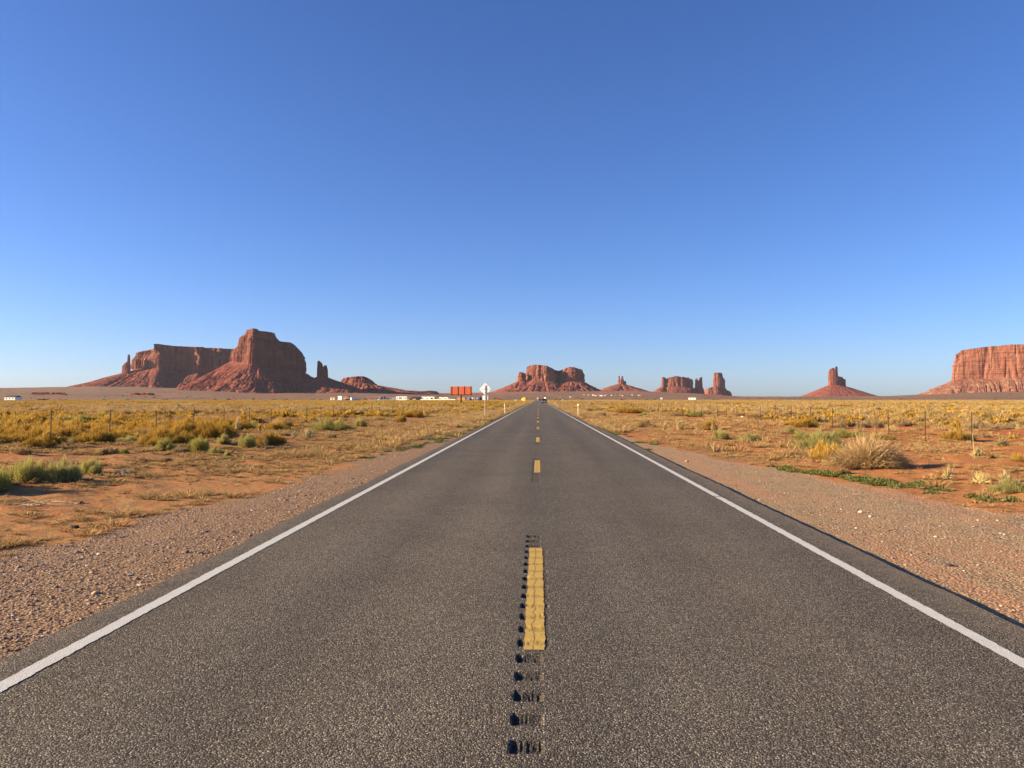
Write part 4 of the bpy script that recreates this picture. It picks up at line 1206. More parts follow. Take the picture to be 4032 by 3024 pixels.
# nearest verge: tiny trampled stubble
sx_, sy_ = scatter_pts(90000, 45, 7)
lat = np.abs(sx_)
k = rng.uniform(0, 1, len(sx_)) < sstep(4.5, 6, lat) * (1 - gravel_mask(sx_, sy_)) * np.where(sx_ < 0, .8, .28) * sstep(-.35, .3, fbm(sx_ / 1.8, sy_ / 1.2, seed=98, o=3))
sx_, sy_ = sx_[k], sy_[k]
th_ = rng.uniform(.015, .075, len(sx_)) * (1 + .9 * (rng.uniform(0, 1, len(sx_)) < .15)); ww = th_ * rng.uniform(1.2, 3.2, len(sx_))
instancer('dry_stubble', np.stack([sx_, sy_, gz(sx_, sy_)], -1), rng.uniform(0, 6.28, len(sx_)), np.stack([ww, ww, th_], -1), rng.integers(0, 6, len(sx_)), TUFT_F + TUFT_N[:3], 'trampled dry stubble on the sandy verges', 'grass')
# straw and low green growth right up to the pavement further along the road
n_ = 16000
ry = 22 * (900 / 22) ** rng.uniform(0, 1, n_)
rx = np.where(rng.uniform(0, 1, n_) < .5, -1, 1) * (3.62 + 5.5 * rng.uniform(0, 1, n_) ** 1.3)
k = rng.uniform(0, 1, n_) < (1 - gravel_mask(rx, ry) * (1 - sstep(24, 40, ry)) ) * sstep(-.6, .2, vn(rx / 1.5, ry / 7, seed=99)) * np.where(ry < 40, .5, 1) * np.where((rx > 0) & (np.abs(rx) > 4.7), .12 + .6 * sstep(60, 110, ry), 1) * np.where((rx < 0) & (np.abs(rx) > 5.5), .45, 1)
rx, ry = rx[k], ry[k]
rz_ = gz(rx, ry) - .02
gre = (np.abs(rx) < 4.9) & (rng.uniform(0, 1, len(rx)) < np.where(rx < 0, .75, .5))
hh = np.where(gre, rng.uniform(.06, .16, len(rx)), rng.uniform(.12, .34, len(rx))) * (1 + .5 * sstep(60, 300, ry))
ww = hh * rng.uniform(1.0, 1.9, len(rx))
for nm_, q_, src_, lb_, ct_ in (('verge_grass', ~gre, TUFT_N + TUFT_F, 'dry straw grass crowding both edges of the far road', 'grass'), ('verge_weeds', gre, WEED_N, 'low olive weeds lining both edges of the far road', 'weeds')):
    instancer(nm_, np.stack([rx, ry, rz_], -1)[q_], rng.uniform(0, 6.28, q_.sum()), np.stack([ww, ww, hh], -1)[q_], rng.integers(0, len(src_), q_.sum()), src_, lb_, ct_)
# green weeds lining the gravel and the road
wx, wy = [], []
for (px, py), (qx, qy), n in (((3105, 1850), (3260, 1868), 30), ((3260, 1868), (3470, 1905), 55), ((3470, 1905), (3700, 1925), 55), ((3000, 1835), (3105, 1850), 10),
                              ((2330, 1690), (2480, 1722), 40), ((2260, 1655), (2330, 1690), 40), ((1700, 1735), (1830, 1700), 60), ((1830, 1700), (1960, 1650), 80), ((1960, 1650), (2080, 1600), 120),
                              ((2170, 1600), (2260, 1655), 90), ((3850, 1960), (4000, 1980), 16), ((1420, 1810), (1700, 1745), 40)):
    a, b = ground_at(px, py), ground_at(qx, qy)
    for _ in range(int(n * .55)):
        t = random.random()
        if n == 120 or n == 90: t = t ** .5
        wx.append(a[0] + (b[0] - a[0]) * t + random.gauss(0, .14)); wy.append(a[1] + (b[1] - a[1]) * t + random.gauss(0, .5))
wx, wy = np.array(wx), np.array(wy)
hh = rng.uniform(.05, .14, len(wx)); ww = hh * rng.uniform(1.0, 2.0, len(wx))
instancer('green_weeds', np.stack([wx, wy, gz(wx, wy) - .01], -1), rng.uniform(0, 6.28, len(wx)), np.stack([ww, ww, hh], -1), rng.integers(0, 3, len(wx)), WEED_N, 'low green weeds lining the gravel and the road edge', 'weeds')

# dark junipers and brush dotted over the far plain
def far_blob(seed, name):
    rg = np.random.default_rng(seed)
    return brush(seed, 160, M_JUN, name, w=.22, clumps=7, woody=0, tall=.5)


M_JUN = plant_material('dark_brush', [(0, (0.06, 0.055, 0.035)), (1, (0.11, 0.105, 0.06))], [(0, (0.08, 0.07, 0.045)), (1, (0.15, 0.13, 0.08))], .1)
JUN = [far_blob(420 + i, 'plain_brush') for i in range(3)]
a = np.radians(rng.uniform(-38, 36, 11000)); r = np.sqrt(rng.uniform(760 ** 2, 5200 ** 2, 11000))
fx, fy = np.sin(a) * r, np.cos(a) * r
k = (rng.uniform(0, 1, len(fx)) < sstep(-.3, .5, fbm(fx / 350, fy / 350, seed=111, o=3)) * .55) & (np.abs(fx) > 14)
fx, fy = fx[k], fy[k]
s = np.clip(rng.lognormal(.3, .5, len(fx)), .5, 4.0)
instancer('plain_brush', np.stack([fx, fy, gz(fx, fy) - .05], -1), rng.uniform(0, 6.28, len(fx)), np.stack([s * 1.3, s * 1.3, s * .8], -1), rng.integers(0, 3, len(fx)), JUN, 'dark brush dotted over the drab plain below the buttes', 'brush')

JX = [(1512, 3.4), (1530, 2.6), (1572, 3.6), (1590, 3.2), (1606, 3.8), (1628, 2.8), (1668, 2.6), (1735, 2.8), (1790, 2.2), (1890, 3.4), (1350, 2.2), (1440, 2.4)]
for i, (px, h_) in enumerate(JX):
    D_ = 680 + 25 * (i % 3)
    x_ = at(px, 1571, D_)[0]
    put('juniper_bush', JUN[i % 3], x_, D_, h_ * 1.1, h_ * 1.1, h_ + .9, 'dark juniper bush standing among others behind the campers', 'juniper', 'junipers behind the camp')

# ------------------------------------------------------------------ fences
M_POST = flat_mat('steel_post', (0.10, 0.075, 0.058), 0.7, 0.3)
M_WIRE = flat_mat('fence_wire', (0.14, 0.12, 0.10), 0.6, 0.6)


def fence(lat, x_first, label, n=88, sp=3.15, hgt=1.12):
    d = ray(x_first, 1760)
    y0 = lat / (d[0] / d[1])
    f = empty('wire_fence', (lat, y0, float(gz(lat, y0))))
    tag(f, label, 'fence')
    base = np.array(f.location)
    tops = []
    for i in range(-4, n - 4):
        Y = y0 + i * sp
        g = float(gz(lat, Y)) - base[2]
        t = random.uniform(-.03, .03); h = hgt * random.uniform(.93, 1.05)
        b = MB()
        b.box(-.013, .013, -.003, .003, g - .1, g + h)                     # T-section steel post
        b.box(-.003, .003, .0032, .024, g - .1, g + h)
        b.add([], [])
        o = b.build('post', M_POST, f, (0, Y - y0, 0))
        o.rotation_euler = (random.uniform(-.02, .02), t, 0)
        tops.append((Y - y0, g, h, t))
    for lv in (.3, .58, .95):
        b = MB()
        for (ya, ga, ha, ta), (yb, gb, hb, tb) in zip(tops[:-1], tops[1:]):
            pa = Vector((ta * lv * ha, ya, ga + lv * ha)); pb = Vector((tb * lv * hb, yb, gb + lv * hb))
            pm = (pa + pb) / 2 - Vector((0, 0, .025))
            b.tube(pa, pm, .0016, 4); b.tube(pm, pb, .0016, 4)
        b.build('wire', M_WIRE, f)


fence(-14.6, 198, 'wire fence of thin dark steel posts in the field left of the road')
fence(15.1, 3826, 'wire fence of thin dark steel posts on red sand right of the road', n=84)

# ------------------------------------------------------------------ signs and roadside posts
M_ALU = flat_mat('sign_aluminium', (0.86, 0.85, 0.80), 0.5, 0.0, .05)
M_ALUD = flat_mat('galvanised_steel', (0.40, 0.39, 0.36), 0.5, 0.5)
M_POSTP = flat_mat('pale_steel_post', (0.55, 0.50, 0.40), 0.55, 0.2)
M_YSIGN = flat_mat('yellow_sign', (0.80, 0.50, 0.03), 0.5, 0, .05)
M_BLACK = flat_mat('black_paint', (0.02, 0.02, 0.02), 0.5)
M_ORANGE = flat_mat('orange_paint', (0.70, 0.16, 0.02), 0.5)

X, Y, Z = ground_at(1909, 1641)
s = empty('road_sign', (X, Y, Z))
tag(s, 'silver back of a diamond road sign above a small square plate, left roadside', 'sign')
hd = lambda y: at(1909, y, Y)[2] - Z
cz = (hd(1508) + hd(1556)) / 2; hw = 24.3 * Y / F
MB().add([(hw * a, yy, cz + hw * b) for yy in (-.0, .012) for a, b in ((-1, 0), (-.06, -.94), (.06, -.94), (1, 0), (.06, .94), (-.06, .94))],
         [(0, 1, 2, 3, 4, 5), (11, 10, 9, 8, 7, 6)] + [(i, (i + 6), (i + 1) % 6 + 6, (i + 1) % 6) for i in range(6)]).build('diamond_panel', M_ALU, s, (.02, .05, 0))
pz0, pz1 = hd(1575), hd(1557.5); pw = 11.6 * Y / F
MB().box(-pw, pw, 0, .008, pz0, pz1).build('square_plate', M_ALU, s, (.03, .05, 0), .004)
MB().box(-.026, .026, -.026, .026, -.1, cz + hw * .62).build('post', M_POSTP, s, None, .004)
MB().box(-.8 * hw, .8 * hw, -.012, .010, cz - .018, cz + .018).build('stiffener', M_ALUD, s, (.02, .035, 0))
for zz in (cz + hw * .58, cz + .08, cz - hw * .55):
    MB().box(-.05, .05, -.03, .03, zz - .03, zz + .03).build('bracket', M_ALUD, s, (0, .012, 0))
s.rotation_euler = (0, 0, math.radians(-14))

# billboard seen from behind
X, Y, Z = ground_at(1814, 1588)
Y = min(Y, 285.0); X = at(1814, 1588, Y)[0]; Z = float(gz(X, Y))
s = empty('billboard', (X, Y, Z))
tag(s, 'rust-red back of a large billboard on one steel pole in the field', 'billboard')
xm = lambda x: at(x, 1571, Y)[0] - X
zm = lambda y: at(1814, y, Y)[2] - Z
M_BB = NT('rust_red_boards')
p_ = M_BB.obj()
sz_ = M_BB.n('SeparateXYZ', i_Vector=p_).outputs[2]
M_BB.color(M_BB.mix(M_BB.ramp(M_BB.noise(M_BB.mapping(p_, (.4, .4, 3)), 1.0, 5), [(.35, 0.0), (.7, .6)]), (0.44, 0.085, 0.030), (0.50, 0.13, 0.05)))
M_BB = M_BB.m
M_RUST = flat_mat('dark_rust_steel', (0.07, 0.028, 0.02), 0.8)
x0, x1, zt, zb = xm(1768), xm(1861), zm(1521.5), zm(1553)
b = MB(); nb = 5
for i in range(nb):
    za = zb + (zt - zb) * i / nb; zc_ = zb + (zt - zb) * (i + 1) / nb - .02
    b.box(x0, x1, 0, .06 + .012 * (i % 2), za, zc_)
b.build('panel', M_BB, s, (0, 0.2, 0))
for px in (1774, 1801.5, 1828.7, 1856):
    xx_ = xm(px)
    MB().box(xx_ - .015, xx_ + .015, .121, .19, zb - .28, zt).box(xx_ - .11, xx_ + .11, .10, .12, zb - .28, zt).build('rib', M_RUST, s)
MB().box(x0, x1, -.02, .4, zb - .3, zb - .02).build('bottom_beam', M_RUST, s, (0, .28, 0))
MB().tube((0, .3, -.3), (0, .3, zb - .05), .30, 14).build('pole', M_RUST, s)
s.rotation_euler = (0, 0, math.radians(-18))


def delineator(px, py, label, top, disc=False, lat=None):
    if lat is None:
        X, Y, Z = ground_at(px, py)
    else:
        d = ray(px, py); Y = lat / (d[0] / d[1]); X = lat; Z = float(gz(X, Y))
    h = at(px, top, Y)[2] - Z
    s = empty('marker_post', (X, Y, Z), -.5)
    tag(s, label, 'marker post', 'roadside marker posts')
    b = MB(); b.box(-.028, .028, -.006, .006, -.1, h - .02); b.box(-.006, .006, .0062, .03, -.1, h - .02)
    b.build('post', M_POSTP, s)
    if disc: MB().tube((0, -.03, h), (0, -.012, h), .085, 14).build('reflector', flat_mat('pale_yellow_reflector', (0.85, 0.8, 0.4), .4), s)
    else: MB().box(-.024, .024, -.02, -.0075, h - .18, h - .04).build('reflector', M_ALU, s)
    return s


delineator(1986.5, 1629, 'pale flat marker post standing in straw grass left of the road', 1588)
delineator(2276, 1638, 'pale marker post with a round yellow-white reflector right of the road', 1594.5, True)
delineator(2185.4, 1597, 'thin pale marker post further up the right roadside', 1581)
delineator(2164, 1588, 'short pale marker post beside the leading car', 1578)
delineator(2311, 1585, 'distant pale marker post out in the right field', 1578)

# far small signs
def far_sign(px, y0, y1, w, D, label, mat, name='road_sign', rnd=False):
    X, _, _ = at(px, 1571, D); Z = float(gz(X, D))
    s = empty(name, (X, D, Z), -.45); tag(s, label, 'sign')
    za, zb_ = at(px, y1, D)[2] - Z, at(px, y0, D)[2] - Z
    ww = w * D / F / 2
    if rnd: MB().tube((0, 0, (za + zb_) / 2), (0, .03, (za + zb_) / 2), ww, 8).build('panel', mat, s)
    else: MB().box(-ww, ww, 0, .04, za, zb_).build('panel', mat, s)
    MB().box(-.05, .05, .045, .14, -.2, zb_ - .1).build('post', M_POSTP, s)
    return s


far_sign(2146, 1564.6, 1569.2, 7.4, 520, 'blank white rectangular sign at the far end of the road', M_ALU)
far_sign(2115.7, 1565.5, 1570, 3.6, 640, 'round white sign back left of the far road end', M_ALU, rnd=True)
far_sign(2119.3, 1567, 1570, 2.6, 700, 'small pale sign right behind the round white sign', M_ALUD)
ys = far_sign(2062.5, 1565.4, 1578, 12.5, 330, 'yellow road sign with an orange mark, left of the far road', M_YSIGN)
zc_ = at(2062.5, 1571.5, 330)[2] - ys.location[2]
MB().box(-.12, .06, 0, .012, zc_ - .25, zc_ + .1).box(-.05, .05, .0125, .02, zc_ - .1, zc_ + .4).box(-.3, .32, .0, .012, zc_ - .42, zc_ - .3).build('marking', M_ORANGE, ys, (.1, -.0245, 0))
MB().box(-.52, .0, 0, .03, zc_ - .45, zc_ + .25).build('side_panel', flat_mat('pale_yellow_panel', (0.85, 0.68, 0.2), .5), ys, (-.62, -.04, 0))

# ------------------------------------------------------------------ vehicles
M_GLASS = NT('dark_glass'); M_GLASS.color((0.012, 0.014, 0.016)); M_GLASS.bsdf.inputs['Roughness'].default_value = .08; M_GLASS.bsdf.inputs['Specular IOR Level'].default_value = .6; M_GLASS = M_GLASS.m
M_TYRE = flat_mat('tyre_rubber', (0.02, 0.02, 0.02), .8)
M_LAMPR = flat_mat('red_lamp_lens', (0.35, 0.02, 0.015), .3)
M_CHROME = flat_mat('bright_metal', (0.7, 0.7, 0.68), .25, .8)
PAINT = {}


def paint(c):
    if c not in PAINT:
        t = NT('car_paint_%d' % len(PAINT)); t.color(t.mix(t.ramp(t.noise(t.obj(), 2.0, 4), [(.4, 0.0), (.7, .15)]), c, (0.3, 0.22, 0.16)))
        t.bsdf.inputs['Roughness'].default_value = .3; t.bsdf.inputs['Specular IOR Level'].default_value = .5
        PAINT[c] = t.m
    return PAINT[c]


PROF = {   # side profiles (length, height): lower body, glasshouse
    'suv': (4.7, 1.88, 1.75, [(-2.35, .35), (-2.3, .95), (-2.25, 1.05), (2.0, 1.0), (2.3, .85), (2.35, .35)], [(-2.2, 1.05), (-1.95, 1.72), (.55, 1.75), (1.25, 1.02)]),
    'sedan': (4.6, 1.8, 1.45, [(-2.3, .3), (-2.25, .95), (2.0, .85), (2.3, .7), (2.3, .3)], [(-1.75, .95), (-1.0, 1.42), (.35, 1.44), (1.15, .9)]),
    'pickup': (5.6, 1.95, 1.85, [(-2.8, .4), (-2.8, 1.05), (2.3, 1.08), (2.75, .95), (2.8, .4)], [(-.75, 1.06), (-.6, 1.8), (.85, 1.83), (1.5, 1.08)]),
    'van': (5.6, 2.0, 2.5, [(-2.8, .35), (-2.8, 1.25), (2.3, 1.15), (2.75, .95), (2.8, .35)], [(-2.78, 1.25), (-2.75, 2.5), (1.3, 2.5), (2.1, 1.15)]),
}


def vehicle(kind, loc, rz, col, label, cat, group=None, name=None):
    L, W, H, low, up = PROF[kind]
    v = empty(name or ('parked_' + cat.replace(' ', '_')), loc, rz)
    tag(v, label, cat, group)
    P = paint(col)
    hw = W / 2
    b = MB(); b.prism(low, -hw, hw)
    b.prism(up, -hw + .04, hw - .04, .14, up[0][1] + .1)
    b.build('body', P, v, None, .05)
    z0, z1 = up[0][1] + .06, max(p[1] for p in up) - .12
    g = MB()
    fr = [(y_, z_) for y_, z_ in up]
    yb, yf = fr[0][0], fr[-1][0]; tb_, tf_ = fr[1][0], fr[2][0]
    top = [(yb + .12, z0), (tb_ + .10, z1), (tf_ - .12, z1), (yf - .25, z0)]
    if kind == 'van': top = [(.3, z0 + .35), (.3, z1 - .2), (tf_ - .1, z1 - .2), (yf - .25, z0)]
    n = len(top)
    for s_ in (-1, 1):
        g = MB()
        g.add([(s_ * (hw - .035 - .12 * (z_ > z0 + .2)), y_, z_) for y_, z_ in top] + [(s_ * (hw + .004 - .135 * (z_ > z0 + .2)), y_, z_) for y_, z_ in top],
              [tuple(range(n)), tuple(range(n, 2 * n))[::-1]] + [(i, n + i, n + (i + 1) % n, (i + 1) % n) for i in range(n)])
        g.build('side_window', M_GLASS, v)
    for (ya, za), (yb2, zb2), nm, off in ((fr[0], fr[1], 'rear_window', -.012), (fr[3], fr[2], 'windscreen', .012)):
        if kind == 'van' and nm == 'rear_window': continue
        a_, b_ = .1, .86
        q = MB()
        pts = []
        for t_, ww in ((a_, hw - .12), (b_, hw - .24)):
            pts.append((ya + (yb2 - ya) * t_ + off, za + (zb2 - za) * t_, ww))
        vs = [(-pts[0][2], pts[0][0], pts[0][1]), (pts[0][2], pts[0][0], pts[0][1]), (pts[1][2], pts[1][0], pts[1][1]), (-pts[1][2], pts[1][0], pts[1][1])]
        q.add(vs + [(x_, y_ - off * 1.5, z_) for x_, y_, z_ in vs], [(0, 1, 2, 3), (7, 6, 5, 4), (0, 4, 5, 1), (1, 5, 6, 2), (2, 6, 7, 3), (3, 7, 4, 0)])
        q.build(nm, M_GLASS, v)
    wr = .36
    for s_ in (-1, 1):
        for yy in (-L * .30, L * .31):
            MB().tube((s_ * (hw - .2), yy, wr), (s_ * (hw + .012), yy, wr), wr, 14).build('wheel', M_TYRE, v)
        MB().box(s_ * (hw - .14) - .1, s_ * (hw - .14) + .1, -L / 2 - .012, -L / 2 + .05, .82, 1.0).build('tail_light', M_LAMPR, v)
        MB().box(s_ * (hw - .2) - .14, s_ * (hw - .2) + .14, L / 2 - .06, L / 2 + .012, .62, .76).build('headlight', M_CHROME, v)
    return v


# cars on the road
Yc = 282.0
Xc = at(2143, 1571, Yc)[0]
v = vehicle('suv', (Xc, Yc, 0), 0, (0.11, 0.13, 0.145), 'grey car driving away in the right lane, nearest vehicle on the road', 'car', name='car')
MB().box(-.26, .26, -2.40, -2.37, .72, .9).build('number_plate', M_ALU, v)
MB().box(-.93, .93, -2.44, -2.355, .34, .56).build('rear_bumper', M_BLACK, v)
MB().box(-.86, -.62, -2.385, -2.36, .72, 1.0).build('reflector', M_ALU, v)  # white panel standing in for a bright reflection on the tailgate
vehicle('suv', (at(2124.5, 1571, 700)[0], 700, 0), math.pi, (0.06, 0.06, 0.065), 'dark car coming toward the camera in the left lane far away', 'car', name='car')
vehicle('suv', (at(2134.5, 1571, 640)[0], 640, 0), 0, (0.10, 0.08, 0.08), 'small dark car far ahead in the right lane beyond the grey car', 'car', name='car')

# ---- camp and car park left of the billboard
CD = 600.0
cp = lambda X, Y: (1280 + X * .1989, 1520 + Y * .1989)


def camp_xy(px, D=CD):
    X = at(px, 1571, D)[0]
    return X, D, float(gz(X, D))


M_CREAM = flat_mat('cream_plaster', (0.86, 0.74, 0.52), .8)
M_WHITEW = flat_mat('white_siding', (0.88, 0.86, 0.80), .6, 0, .06)
M_TANW = flat_mat('tan_wall', (0.55, 0.31, 0.15), .8)
M_ROOFD = flat_mat('dark_roof', (0.07, 0.055, 0.05), .8)
M_ROOFR = flat_mat('red_brown_roof', (0.30, 0.12, 0.07), .8)
M_DOOR = flat_mat('orange_brown_door', (0.50, 0.20, 0.07), .7)


def house(px, w, h, D, label, wall=None, roof=None, depth=None, pitch=.35, group=None, name='house', windows=2, base_y=None, cat='house', gable_front=False, rz=0.0):
    X = at(px, 1571, D)[0]; Z = float(gz(X, D))
    if base_y is not None: Z = min(Z, at(px, base_y, D)[2])
    s = empty(name, (X, D, Z), rz - .22); tag(s, label, cat, group)
    dp = depth or w * .7
    MB().box(-w / 2, w / 2, 0, dp, -.6, h).build('wall', wall or M_WHITEW, s)
    if gable_front:
        b = MB(); b.add([(-w / 2 - .2, -.25, h), (w / 2 + .2, -.25, h), (0, -.25, h + pitch * w), (-w / 2 - .2, dp + .2, h), (w / 2 + .2, dp + .2, h), (0, dp + .2, h + pitch * w)],
                        [(0, 1, 2), (5, 4, 3), (0, 2, 5, 3), (1, 4, 5, 2), (0, 3, 4, 1)])
    else:
        b = MB(); b.add([(-w / 2 - .2, -.25, h), (w / 2 + .2, -.25, h), (w / 2 + .2, dp + .25, h), (-w / 2 - .2, dp + .25, h), (-w / 2 - .2, dp / 2, h + pitch * dp * .6), (w / 2 + .2, dp / 2, h + pitch * dp * .6)],
                        [(0, 1, 5, 4), (2, 3, 4, 5), (0, 4, 3), (1, 2, 5), (3, 2, 1, 0)])
    b.build('roof', roof or M_ROOFD, s)
    for i in range(windows):
        xx_ = -w / 2 + w * (i + .6) / (windows + .2)
        MB().box(xx_ - .45, xx_ + .45, -.03, .02, h * .4, h * .8).build('window', M_GLASS, s)
    return s


def camper(px, w, h, D, label, wins, dark=None, cat='camper', wheels=True, name='camper_van', col=None, front=None):
    """long box-bodied motorhome or trailer seen side on"""
    X = at(px, 1571, D)[0]; Z = float(gz(X, D))
    s = empty(name, (X, D, Z), -.30); tag(s, label, cat)
    b = MB()
    prof = [(-w / 2, .55), (-w / 2, h - .15), (-w / 2 + .2, h), (w / 2 - .25, h), (w / 2 - .02, h - .5), (w / 2, .55)]
    n = len(prof)
    b.add([(a_, 0, z_) for a_, z_ in prof] + [(a_, 2.4, z_) for a_, z_ in prof],
          [tuple(range(n))[::-1], tuple(range(n, 2 * n))] + [(i, (i + 1) % n, n + (i + 1) % n, n + i) for i in range(n)])
    b.build('body', col or M_WHITEW, s, None, .06)
    for f_, ww, za, zb_ in wins:
        MB().box(-w / 2 + f_ * w - ww / 2, -w / 2 + f_ * w + ww / 2, -.03, .02, za * h, zb_ * h).build('window', M_GLASS, s)
    if wheels:
        for f_ in (.22, .80):
            for yy in (0.0, 2.1):
                MB().tube((-w / 2 + f_ * w, yy - .01, .4), (-w / 2 + f_ * w, yy + .3, .4), .4, 12).build('wheel', M_TYRE, s)
    MB().box(-.5, .5, .8, 1.6, h + .003, h + .22).build('roof_unit', M_ALUD, s)
    return s


k_ = CD / F
# long cream wall
xa, xb = at(1487, 1571, CD + 21)[0], at(1812, 1571, CD)[0]
Zw = float(gz(xb, CD))
s = empty('boundary_wall', (xa, CD + 21, Zw), -.33); tag(s, 'long low cream wall running in front of the campers', 'wall')
MB().box(0, xb - xa, 0, .25, -.8, at(1600, 1571.5, CD)[2] - Zw).build('wall_body', M_CREAM, s)
MB().box(-.05, xb - xa + .05, -.05, .3, at(1600, 1571.5, CD)[2] - Zw + .003, at(1600, 1571.5, CD)[2] - Zw + .1).build('coping', M_CREAM, s)

house(cp(145, 0)[0], 3.9, 2.2, CD + 10, 'small pale tan shed at the far left of the car park', M_CREAM, M_TANW, windows=1, name='shed', cat='shed')
s = camper(cp(292, 0)[0], 3.5, 3.6, CD - 12, 'tall white box trailer, biggest white block in the car park', [(.25, .5, .5, .66)], name='box_trailer', cat='trailer')
house(cp(415, 0)[0], 5.0, 2.5, CD + 14, 'low tan hut with an orange gable behind parked cars', M_TANW, M_TANW, gable_front=True, windows=0, pitch=.2, name='hut', cat='hut')
side = math.pi / 2
for kd, X0, col, rz, lab, cat in (
        ('suv', 437, (0.16, 0.18, 0.20), side, 'dark grey car parked right of the tall white trailer', 'car'),
        ('van', 566, (0.72, 0.72, 0.70), side + math.pi + .9, 'white van with dark windows parked between two cars', 'van'),
        ('suv', 668, (0.70, 0.70, 0.68), side, 'white car with black windows right of the white van', 'car'),
        ('suv', 945, (0.72, 0.71, 0.68), side + math.pi, 'white car with black windows beside the little red shed', 'car'),
        ('sedan', 1112, (0.74, 0.68, 0.54), side, 'cream car parked below the arched barn', 'car'),
        ('suv', 1215, (0.72, 0.70, 0.64), side, 'white car parked at the left end of the cream wall', 'car'),
        ('van', 1335, (0.70, 0.62, 0.52), side, 'pale van with a red mark parked by the cream wall', 'van'),
        ('pickup', 1692, (0.42, 0.05, 0.035), side + math.pi, 'red pickup truck parked in front of the cream wall', 'pickup'),
        ('suv', 1830, (0.045, 0.05, 0.055), side, 'dark car parked right behind the red pickup', 'car')):
    X, Y, Z = camp_xy(cp(X0, 0)[0], CD - (6 if X0 > 1000 else 10))
    vehicle(kd, (X, Y, Z), rz, col, lab, cat)
house(cp(872, 0)[0], 2.4, 1.9, CD + 6, 'little red shed left of a white parked car', flat_mat('red_boards', (0.45, 0.13, 0.08)), M_ROOFR, windows=0, name='shed', cat='shed')
# arched barn
X, Y, Z = camp_xy(cp(1122, 0)[0], CD + 12)
s = empty('arched_barn', (X, Y, Z)); tag(s, 'white arched barn with an orange-brown arched door', 'barn')
def arch(r, z0, y0, y1):
    n = 14
    pr = [(r * math.cos(math.pi * i / n), z0 + r * math.sin(math.pi * i / n)) for i in range(n + 1)] + [(-r, -.5), (r, -.5)]
    m = len(pr); b = MB()
    b.add([(a_, y0, z_) for a_, z_ in pr] + [(a_, y1, z_) for a_, z_ in pr], [tuple(range(m))[::-1], tuple(range(m, 2 * m))] + [(i, (i + 1) % m, m + (i + 1) % m, m + i) for i in range(m)])
    return b
arch(1.85, 2.1, 0, .3).build('front_wall', M_WHITEW, s)
arch(1.15, 1.95, -.06, .02).build('door', M_DOOR, s)
arch(1.95, 2.1, .31, 7).build('roof', M_ROOFD, s)
s.rotation_euler = (0, 0, math.radians(18))
s.scale = (1.0, 1, 1.05)
camper(cp(1512, 0)[0], 10.2, 3.3, CD + 24, 'long white motorhome with a row of dark windows behind the wall', [(.12, .8, .45, .8), (.34, 1.4, .45, .8), (.48, 1.2, .45, .8), (.72, .8, .45, .85), (.9, 1.0, .4, .8)])
house(cp(1800, 0)[0], 7.6, 2.9, CD + 26, 'dark low shelter behind the red pickup and the dark car', M_ROOFD, M_ROOFD, windows=0, pitch=.1, name='shelter', cat='shelter')
camper(cp(2035, 0)[0], 11.6, 3.15, CD + 24, 'longest white motorhome, right of the dark shelter', [(.12, .7, .45, .75), (.43, .9, .4, .78), (.8, 2.0, .42, .8)])
cq = lambda X: 1680 + X * .1808
camper(cq(100), 5.4, 3.1, CD + 30, 'white camper next to the longest motorhome', [(.3, .9, .45, .75), (.68, 1.6, .42, .8)])
camper(cq(305), 2.9, 2.7, CD + 24, 'short white trailer with one window behind the wall', [(.6, .6, .5, .75)], name='trailer', cat='trailer')
camper(cq(412), 4.8, 2.6, CD + 22, 'low white camper near the billboard pole', [(.25, .8, .5, .75), (.6, 1.2, .5, .75)])
for X0, col, lab, kd in ((205, (0.05, 0.05, 0.05), 'dark pickup among white campers behind the wall', 'pickup'), (520, (0.6, 0.6, 0.58), 'silver car parked behind the right end of the wall', 'sedan'), (585, (0.66, 0.64, 0.6), 'white car behind the far right end of the wall', 'suv')):
    X, Y, Z = camp_xy(cq(X0), CD + 18)
    o = vehicle(kd, (X, Y, Z), side, col, lab, 'car' if kd != 'pickup' else 'pickup')
    o.location.z += .45
house(cq(748), 6.6, 2.3, CD - 4, 'orange-tan gabled cabin behind the billboard pole', M_TANW, M_TANW, gable_front=True, windows=1, pitch=.14, name='cabin', cat='cabin')
for i, (X0, col, lab, kd) in enumerate((
        (905, (0.74, 0.74, 0.72), 'white van at the left end of the vehicle cluster by the diamond sign', 'van'),
        (960, (0.03, 0.03, 0.035), 'black pickup in the vehicle cluster by the diamond sign', 'pickup'),
        (1010, (0.66, 0.68, 0.74), 'pale bluish van in the vehicle cluster by the diamond sign', 'van'),
        (1065, (0.74, 0.73, 0.70), 'white car in the middle of the vehicle cluster', 'suv'),
        (1120, (0.74, 0.72, 0.68), 'white van at the right end of the vehicle cluster', 'van'),
        (1185, (0.05, 0.04, 0.04), 'dark brown car just left of the diamond sign post', 'suv'))):
    X, Y, Z = camp_xy(cq(X0), CD - 8 + 4 * (i % 3))
    vehicle(kd, (X, Y, Z), random.uniform(-.3, .3) + (math.pi if i % 2 else 0), col, lab, {'van': 'van', 'pickup': 'pickup', 'suv': 'car'}[kd])
